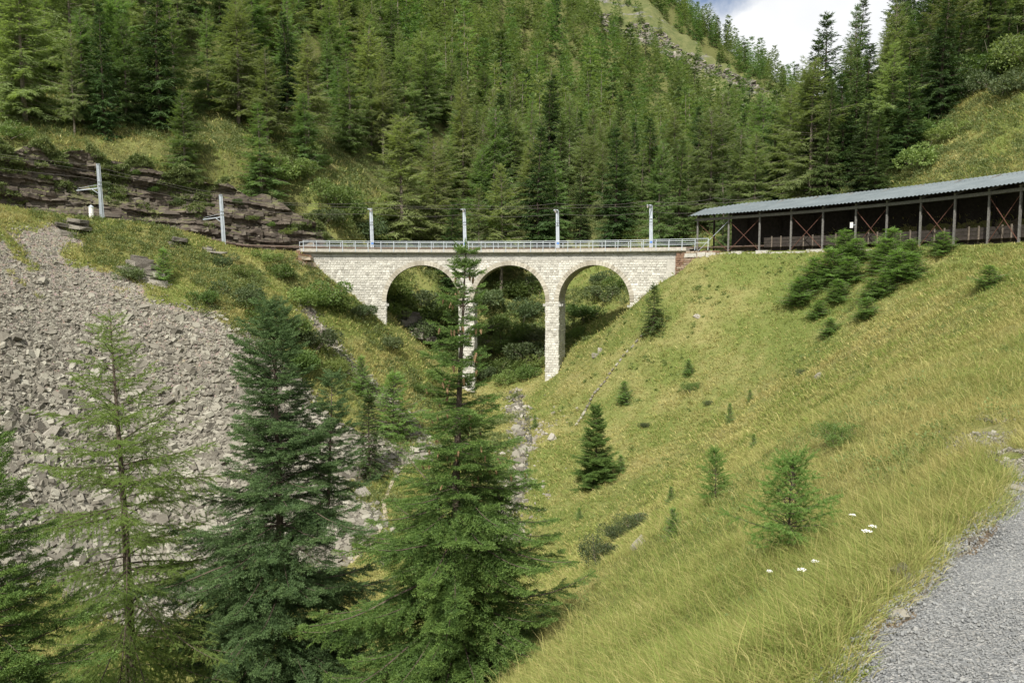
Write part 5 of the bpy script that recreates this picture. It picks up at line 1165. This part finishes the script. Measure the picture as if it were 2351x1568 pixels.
for i, (u, v, y, s) in enumerate(bc):
    where = 'on the cliff top above the leftmost mast' if u < 260 else 'on the cliff top between the two left masts' if u < 480 else 'on the cliff top right of the second mast' if u < 640 else 'on the green slope above the left end of the viaduct' if u < 840 else 'at the forest edge behind the viaduct railing'
    tone = 'round' if s < 2.1 else 'wide'
    bush(u, v, s, f'{tone} leafy bush {where}', i, 'bushes ' + where.split(' above')[0].split(' right')[0].split(' between')[0], y=y)
# bushes hanging in the cliff face
g = np.random.default_rng(55)
for i, (t, z, s) in enumerate([(-49.5, 6.2, .8), (-47, 8.6, .9), (-41, 8.4, 1.0), (-39.5, 7.4, .9), (-36, 8.2, 1.1), (-34, 7.0, 1.0), (-32.5, 8.8, 1.0), (-30, 6.9, .9), (-27, 7.2, 1.1), (-25, 5.6, 1.0), (-23, 5.0, 1.1), (-28.5, 3.9, .6), (-21, 4.2, 1.1), (-45, 9.8, 1.1), (-55, 9.0, 1.1), (-58, 8.4, 1.0), (-37.5, 9.8, 1.1)]):
    q = arc(t, float(cliff_r(np.array([t]), np.array([z]))[0]) - .1, z); o = empty('bush', q, i, f"small tuft of leaves on a ledge of the dark cliff {'left of the leftmost mast' if t < -44.5 else 'between the two left masts' if t < -31 else 'right of the second mast'}", 'bush', 'tufts on the cliff'); o.scale = (s * .75, s * .75, s * .5)
    objd('stems', BU[i % 6][1], o); objd('crown', BU[i % 6][0], o)
# bank above the gallery
for i, (u, v, y, s, l) in enumerate([(2120, 375, 77, 2.2, 'bush at the left foot of the grassy bank above the gallery'), (2135, 300, 82, 2.0, 'pale bush halfway up the left edge of the grassy bank'), (2230, 300, 84, 2.8, 'large dark bush in the middle of the grassy bank'), (2275, 250, 86, 3.2, 'large dark bush under the trees on the grassy bank'), (2330, 230, 85, 3.2, 'dark bush at the right edge on the grassy bank'), (2240, 230, 88, 2.6, 'bush under the bare leaning trunk on the grassy bank'), (2180, 350, 78, 1.6, 'small bush in the lower grassy bank'), (2290, 170, 86, 3.6, 'large bush right under the trees near the right edge of the bank'), (2345, 165, 84, 3.8, 'tall bush at the upper right edge of the bank'), (2370, 270, 80, 3.2, 'bush cut by the right edge above the gallery roof'), (2215, 200, 89, 3.0, 'bush below the broad spruce at the top left of the bank'), (2310, 300, 78, 2.2, 'round bush low on the bank near the right edge')]): bush(u, v, s, l, i, 'bushes on the bank', y=y)

# ------------------------------------------------------------------ forest
g = np.random.default_rng(99); C = []
def ok_far(x, y):
    r = np.hypot(x - CX, y - CY); t = np.degrees(np.arctan2(x - CX, y - CY)); z = H(x, y)
    u, v = proj(np.stack([x, y, z], -1)); ut, vt = proj(np.stack([x, y, z + 12], -1))
    k = (u > -260) & (u < 2600) & (v > -230) & (vt < 640)
    k &= ~((t < -17) & (r < 58)) & ~((t >= -17) & (t < 30) & (r < 60)) & ~((t >= 30) & (r < 57))
    k &= ~((u > 1275) & (u < 1470) & (r < 68)) & ~((u > 820) & (u < 900) & (r < 66)) & ~((u > 700) & (u < 900) & (v > 360) & (r < 72))
    k &= ~((u > 2060) & (u < 2351) & (r < 64)) & ~((u >= 1860) & (y > 150)) & ~((u > 2351) & (r < 66))
    return k, u, v, r
spc = [(85, 150, 5.4), (150, 230, 6.4), (230, 330, 7.4), (330, 470, 6.4)]
for y0, y1, d in spc:
    nx_ = int(2 * .78 * y1 / d); X, Y = np.meshgrid(np.linspace(-.78 * y1, .78 * y1, nx_), np.arange(y0, y1, d)); x = X.ravel() + g.uniform(-.48, .48, X.size) * d; y = Y.ravel() + g.uniform(-.48, .48, X.size) * d
    k, u, v, r = ok_far(x, y); hi = inpoly(x, y, HIGH); k &= ~(hi & (g.random(len(x)) > .24)); k &= g.random(len(x)) < .90
    for kx, ky, kr in keep: k &= np.hypot(x - kx, y - ky) > kr * .8
    for a, b_, c in zip(x[k], y[k], hi[k]): C.append((a, b_, c))
C = np.array(C); z = H(C[:, 0], C[:, 1]); pos = np.stack([C[:, 0], C[:, 1], z], -1)
cl_ = fbm(C[:, 0] * .03, C[:, 1] * .03, 0, 3, 60); rnd = g.random(len(C))
kind = np.where(rnd + (cl_ - .5) * 1.0 < .12, 0, np.where(g.random(len(C)) < .58, 1, 2))   # 0 spruce, 1 olive larch, 2 green larch
_u, _v = proj(pos); kind = np.where((_u > 1860) & (g.random(len(C)) < .75), 0, kind)
ht = np.clip(g.normal(13.5, 2.6, len(C)), 7, 19) * np.where(C[:, 2] > 0, .6, 1) * np.where(C[:, 1] > 300, .88, 1)
U_, V_ = proj(pos); _, VT = proj(pos + np.array([0, 0, 1]) * ht[:, None]); px = V_ - VT
vis = (V_ > 0) & (VT < 620) & (U_ > -60) & (U_ < 2410)
# hide test: skip those whose top lies below the skyline of nearer ground
lmU = [(0, 'at the left edge'), (238, 'above the leftmost mast'), (376, 'between the two left masts'), (515, 'above the second mast'), (685, 'right of the second mast'), (855, 'above the first viaduct mast'), (962, 'between the first two viaduct masts'), (1068, 'above the second viaduct mast'), (1175, 'over the middle of the viaduct'), (1281, 'above the third viaduct mast'), (1388, 'between the last two viaduct masts'), (1495, 'above the last viaduct mast'), (1620, 'above the left end of the gallery'), (1760, 'towards the skyline'), (1900, 'behind the tallest pointed spruce'), (2050, 'behind the gallery roof'), (2250, 'over the grassy bank')]
def where(u): return min(lmU, key=lambda a: abs(a[0] - u))[1]
tone = {0: ['very dark', 'dark green', 'deep green'], 1: ['pale olive', 'olive green', 'grey-green'], 2: ['bright green', 'fresh green', 'light green']}
order = np.argsort(-px); cnt = {0: 0, 1: 0}; rest = []
for i in order:
    kk = 0 if kind[i] == 0 else 1
    lim = 290 if kk == 0 else 270
    lim -= 26 if kk == 0 else 38
    if not vis[i] or cnt[kk] >= lim: rest.append(i); continue
    cnt[kk] += 1; y = C[i, 1]; far_ = y > 165
    kn = {0: 'far_spruce' if far_ else 'spruce', 1: 'far_larch' if far_ else 'larch', 2: 'far_green' if far_ else 'larch_green'}[kind[i]]
    me = K[kn][g.integers(0, len(K[kn]))]; vt = VT[i]
    band = 'at the top' if vt < 25 else 'high on the slope' if vt < 110 else 'in the upper forest' if vt < 190 else 'at mid forest' if vt < 270 else 'in the lower forest' if vt < 350 else 'at the forest foot'
    lab = f"{'tall ' if ht[i] > 14.5 else 'short ' if ht[i] < 11.5 else ''}{tone[kind[i]][int(rnd[i] * 997) % 3]} {'spruce' if kk == 0 else 'larch'} {band}, {where(U_[i])}"
    s = ht[i] / 15
    place('spruce_tree' if kk == 0 else 'larch_tree', me, pos[i] - np.array([0, 0, .2]), g.uniform(0, 6.28), s, s * g.uniform(.8, 1.15), lab, 'spruce' if kk == 0 else 'larch', 'spruces on the mountain slope' if kk == 0 else 'larches on the mountain slope')
# all the remaining, mostly hidden or tiny, as one mass
def md(me):
    v = np.empty(len(me.vertices) * 3, np.float32); me.vertices.foreach_get('co', v); t = np.empty(len(me.vertices), np.float32); me.attributes['tint'].data.foreach_get('value', t); return v.reshape(-1, 3), t
src = {0: [md(a[0]) for a in K['far_spruce']], 1: [md(a[0]) for a in K['far_larch']], 2: [md(a[0]) for a in K['far_green']]}
for kk, nm, mt, lab in ((0, 'distant_spruces', 'spruce', 'distant dark spruces scattered through the far mountain forest'), (1, 'distant_larches', 'larch', 'distant olive larches filling the far mountain forest'), (2, 'distant_green_larches', 'larch_green', 'distant fresh green larches filling the far mountain forest')):
    Vs, Ts = [], []
    for i in rest:
        if kind[i] != kk or px[i] < 4: continue
        v, t = src[kk][g.integers(0, len(src[kk]))]; s = ht[i] / 15; a = g.uniform(0, 6.28); ca, sa = math.cos(a) * s * g.uniform(.85, 1.1), math.sin(a) * s
        step = 1
        q = np.stack([v[:, 0] * ca - v[:, 1] * sa, v[:, 0] * sa + v[:, 1] * ca, v[:, 2] * s], -1) + pos[i]
        Vs.append(q.astype(np.float32)); Ts.append(np.clip(t * .7 + g.normal(.15, .22), 0, 1))
    if Vs: V = np.concatenate(Vs); tag(obj(nm, V, np.arange(len(V)).reshape(-1, 3), M[mt], attrs={'tint': np.concatenate(Ts)}), lab, 'wood', kind='stuff')
print('FOREST', len(C), cnt, len(rest))

# rocks on the mountain meadow
g = np.random.default_rng(71); hp = np.array(HIGH); x = g.uniform(hp[:, 0].min(), hp[:, 0].max(), 9000); y = g.uniform(hp[:, 1].min(), hp[:, 1].max(), 9000)
rk = fbm(x * .03, y * .12 + x * .05, 0, 4, 14); k = inpoly(x, y, HIGH) & (rk > .56); x, y = x[k], y[k]; size = 1.25 * np.exp(g.normal(0, .5, len(x)))
nn = normal(x, y, 4.) * .4 + np.array([0, 0, 1.]) * .9
V1, F1 = stones(np.stack([x, y, H(x, y) + .2], -1), size, nn / np.linalg.norm(nn, axis=1, keepdims=True), 15, .32)
tag(obj('mountain_rocks', V1, F1, M['greyrock']), 'grey rock ledges breaking through the high mountain meadow', 'rocks', kind='stuff')

# ------------------------------------------------------------------ grass
g = np.random.default_rng(33)
def grass(name, n, y0, y1, hgt, wk, nb, seed, lab, half=.70, p=2.0, cond=None, lean=.45):
    g = np.random.default_rng(seed); x, y = wedge(n, y0, y1, g, half, p); mk_ = masks(x, y); r = np.hypot(x - CX, y - CY); t = np.degrees(np.arctan2(x - CX, y - CY)); z = H(x, y)
    cov = mk_['scree'] * 1.0 + mk_['bare'] * 1.2 + (fbm(x * .7, y * .7, 0, 3, 21) - .5) * .9
    k = (cov < .45) & (z > -30) & ~((np.abs(r - 47.5) < 2.7) & (y > 30) & ((t < -17) | (t > 31))) & (gravel_d(x, y) < -.12 + g.exponential(.05, n))
    if cond is not None: k &= cond(x, y, z, r, t)
    x, y, z = x[k], y[k], z[k]; m = len(x); big = .6 + .9 * fbm(x * .22, y * .22, 0, 3, 44)
    A = g.uniform(0, 6.28, (m, nb)); rad = g.uniform(0, .10, (m, nb)) * (1 + y[:, None] / 30); P = np.stack([x[:, None] + rad * np.cos(A), y[:, None] + rad * np.sin(A), np.repeat(z[:, None], nb, 1) - .03], -1).reshape(-1, 3)
    D = np.stack([np.cos(A) * lean * g.uniform(.3, 1.9, (m, nb)) - .12, np.sin(A) * lean * g.uniform(.3, 1.9, (m, nb)) - .06, np.ones((m, nb))], -1).reshape(-1, 3)
    L = hgt * (np.repeat(big[:, None], nb, 1) * g.uniform(.45, 1.25, (m, nb))).ravel(); Wd = np.repeat(np.maximum(.004, wk * y), nb) * g.uniform(.7, 1.4, m * nb)
    D /= np.linalg.norm(D, axis=1, keepdims=True); s = np.cross(D, g.normal(0, 1, (m * nb, 3)) * np.array([1, .3, .1])); s /= np.linalg.norm(s, axis=1, keepdims=True); s *= (Wd * .5)[:, None]
    mid = P + D * (L * .55)[:, None]; tipd = D + np.stack([D[:, 0] * .9 - .12, D[:, 1] * .9, np.full(m * nb, -.35)], -1); tip = mid + tipd * (L * .45)[:, None]
    V = np.stack([P - s, P + s, mid + s * .75, mid - s * .75, tip], 1).reshape(-1, 3); I = np.arange(m * nb)[:, None] * 5
    Fa = np.concatenate([I + np.array([0, 1, 2]), I + np.array([0, 2, 3]), I + np.array([3, 2, 4])]); 
    T = np.repeat(np.clip(np.repeat(g.normal(.5, .16, m), nb) + g.normal(0, .14, m * nb), 0, 1), 5); dr = np.repeat(np.where(g.random(m * nb) < .30, .5, -.04) + g.normal(0, .05, m * nb), 5)
    tag(obj(name, V, Fa, M['grass'], attrs={'tint': T, 'dry': dr}), lab, 'grass', kind='stuff'); print(name, m)
grass('meadow_grass', 105000, 4.0, 34, .24, .00045, 8, 61, 'long green and straw-coloured grass on the near right slope')
grass('seed_stalks', 9000, 4.5, 40, .62, .0005, 3, 64, 'tall dry seed stalks standing above the near grass', lean=.25)
grass('slope_grass', 130000, 30, 92, .27, .0008, 5, 62, 'fine grass covering both sides of the gorge', .72, 1.5)
grass('left_slope_grass', 90000, 42, 88, .30, .0009, 5, 65, 'rough grass between the stones and shrubs on the left slope', .72, 1.0, lambda x, y, z, r, t: (x < -2) & (r < 45))
grass('bank_grass', 30000, 60, 110, .55, .0011, 4, 63, 'grass on the bank above the gallery, on the cliff top and behind the viaduct', .72, 1.5, lambda x, y, z, r, t: (r > 50.5))
# leafy scrub and weeds nobody could count
def scrub(name, n, y0, y1, seed, mat, size, lab, cond, p=1.6):
    g = np.random.default_rng(seed); x, y = wedge(n, y0, y1, g, .72, p); mk_ = masks(x, y); r = np.hypot(x - CX, y - CY); t = np.degrees(np.arctan2(x - CX, y - CY)); z = H(x, y)
    pat = fbm(x * .28, y * .28, 0, 4, 88)
    k = cond(x, y, z, r, t, pat) & (mk_['bare'] < .4) & ~((np.abs(r - 47.5) < 2.9) & (y > 30)) & (gravel_d(x, y) < -.4); x, y, z = x[k], y[k], z[k]; m = len(x); nb = 46
    S_ = size * np.exp(g.normal(0, .35, m)); d = g.normal(0, 1, (m, nb, 3)); d /= np.linalg.norm(d, axis=2, keepdims=True); d[:, :, 2] = np.abs(d[:, :, 2])
    P = np.stack([x, y, z - .05], -1)[:, None] + d * (S_[:, None] * g.uniform(.3, 1.05, (m, nb)))[:, :, None] * np.array([1, 1, .8])
    L = (np.maximum(.05, .0016 * y)[:, None] * g.uniform(.6, 1.5, (m, nb))).ravel()
    D = (d + g.normal(0, .6, (m, nb, 3)) + np.array([0, 0, .4])).reshape(-1, 3)
    V = blades(P.reshape(-1, 3), D, L, L * .7, g).reshape(-1, 3); T = np.repeat(np.clip(np.repeat(g.normal(.45, .2, m), nb) + g.normal(0, .15, m * nb), 0, 1), 3)
    tag(obj(name, V, np.arange(len(V)).reshape(-1, 3), M[mat], attrs={'tint': T}), lab, 'scrub', kind='stuff'); print(name, m)
scrub('low_scrub', 42000, 40, 90, 91, 'scrub', .42, 'low green scrub and dwarf shrubs on the left gorge slope', lambda x, y, z, r, t, pat: (x < 0 + (y - 50) * .03) & (pat + np.where(z > 1, -.06, .04) > .50) & (r < 45) & ~inpoly(x, y, SCREE))
scrub('gorge_scrub', 40000, 62, 135, 92, 'scrub', .6, 'leafy undergrowth in the gorge and at the forest edge behind the viaduct', lambda x, y, z, r, t, pat: (((r > 50) & ((r > 54.5) | (t > -17)) & ~((t > 14) & (t < 32) & (r < 70) & (pat < .56)) & (pat > np.where((r < 78) & (t > -20), .34, np.where(r < 64, .38, .42))) & (t < 30)) | ((r > 53) & (pat > .40) & (t >= 30) & (y < 100))))
scrub('slope_weeds', 9000, 9, 85, 93, 'weeds', .22, 'darker green weeds growing in patches in the right slope grass', lambda x, y, z, r, t, pat: (x > 1) & (pat > .56) & (r < 45))
g = np.random.default_rng(97); n = 5200; t = g.uniform(-66, -15, n); zt = np.interp(t, *CT) + .7 * np.sin(t * 1.3); f = g.random(n) ** .42; z = track_z(t) + f * (zt - track_z(t)) * 1.02
pt_ = fbm(t * .35, z * .5, 0, 3, 12); k = pt_ + f * .26 > .665; t, z = t[k], z[k]; rr_ = np.maximum(49.2, cliff_r(t, z)) - .05; nb = 44; m = len(t); S_ = .26 * np.exp(g.normal(0, .35, m)); d = g.normal(0, 1, (m, nb, 3)); d /= np.linalg.norm(d, axis=2, keepdims=True)
Pq = np.stack([CX + rr_ * np.sin(np.radians(t)), CY + rr_ * np.cos(np.radians(t)), z], -1)[:, None] + d * (S_[:, None] * g.uniform(.3, 1.05, (m, nb)))[:, :, None] * np.array([1, .8, .6])
L = .14 * g.uniform(.6, 1.6, m * nb); V = blades(Pq.reshape(-1, 3), (d + g.normal(0, .6, (m, nb, 3)) + np.array([0, 0, .5])).reshape(-1, 3), L, L * .5, g).reshape(-1, 3)
tag(obj('ledge_plants', V, np.arange(len(V)).reshape(-1, 3), M['scrub'], attrs={'tint': np.repeat(np.clip(np.repeat(g.normal(.4, .25, m), nb) + g.normal(0, .12, m * nb), 0, 1), 3)}), 'grass and small plants rooted on the ledges of the dark cliff', 'plants', kind='stuff')
# umbel flowers and weeds near the gravel
flw = [(1995, 1248, 'white umbel flower near the gravel, upper of a close pair'), (1988, 1276, 'white umbel flower near the gravel, lower of a close pair'), (1846, 1356, 'white flower in the grass left of the gravel edge'), (1770, 1330, 'white flower lowest below the largest larch sapling'), (1955, 1200, 'small white flower between the largest sapling and the gravel'), (1862, 1320, 'tiny white flower left of the close pair')]
for i, (u, v, l) in enumerate(flw):
    q = hit(u, v + 45, 3); o = empty('wild_flower', q, i, l, 'flower', 'white flowers in the near grass'); hh = .38; mb = MB(); mb.tube([(0, 0, -.05), (.02, 0, hh * .5), (.03, .01, hh)], [.004, .004, .003], 5); mb.build('stem', M['larch_near'], o, attrs=None)
    mb = MB()
    for j in range(12):
        a = j * 2.4; rr_ = .012 * math.sqrt(j); c = np.array([.03 + rr_ * math.cos(a), .01 + rr_ * math.sin(a), hh + .006 - rr_ * .2]); mb.box(c, (.006, .006, .003), ((math.cos(a), math.sin(a), .2), (-math.sin(a), math.cos(a), 0), (0, 0, 1)))
    mb.build('petals', M['petal'], o)
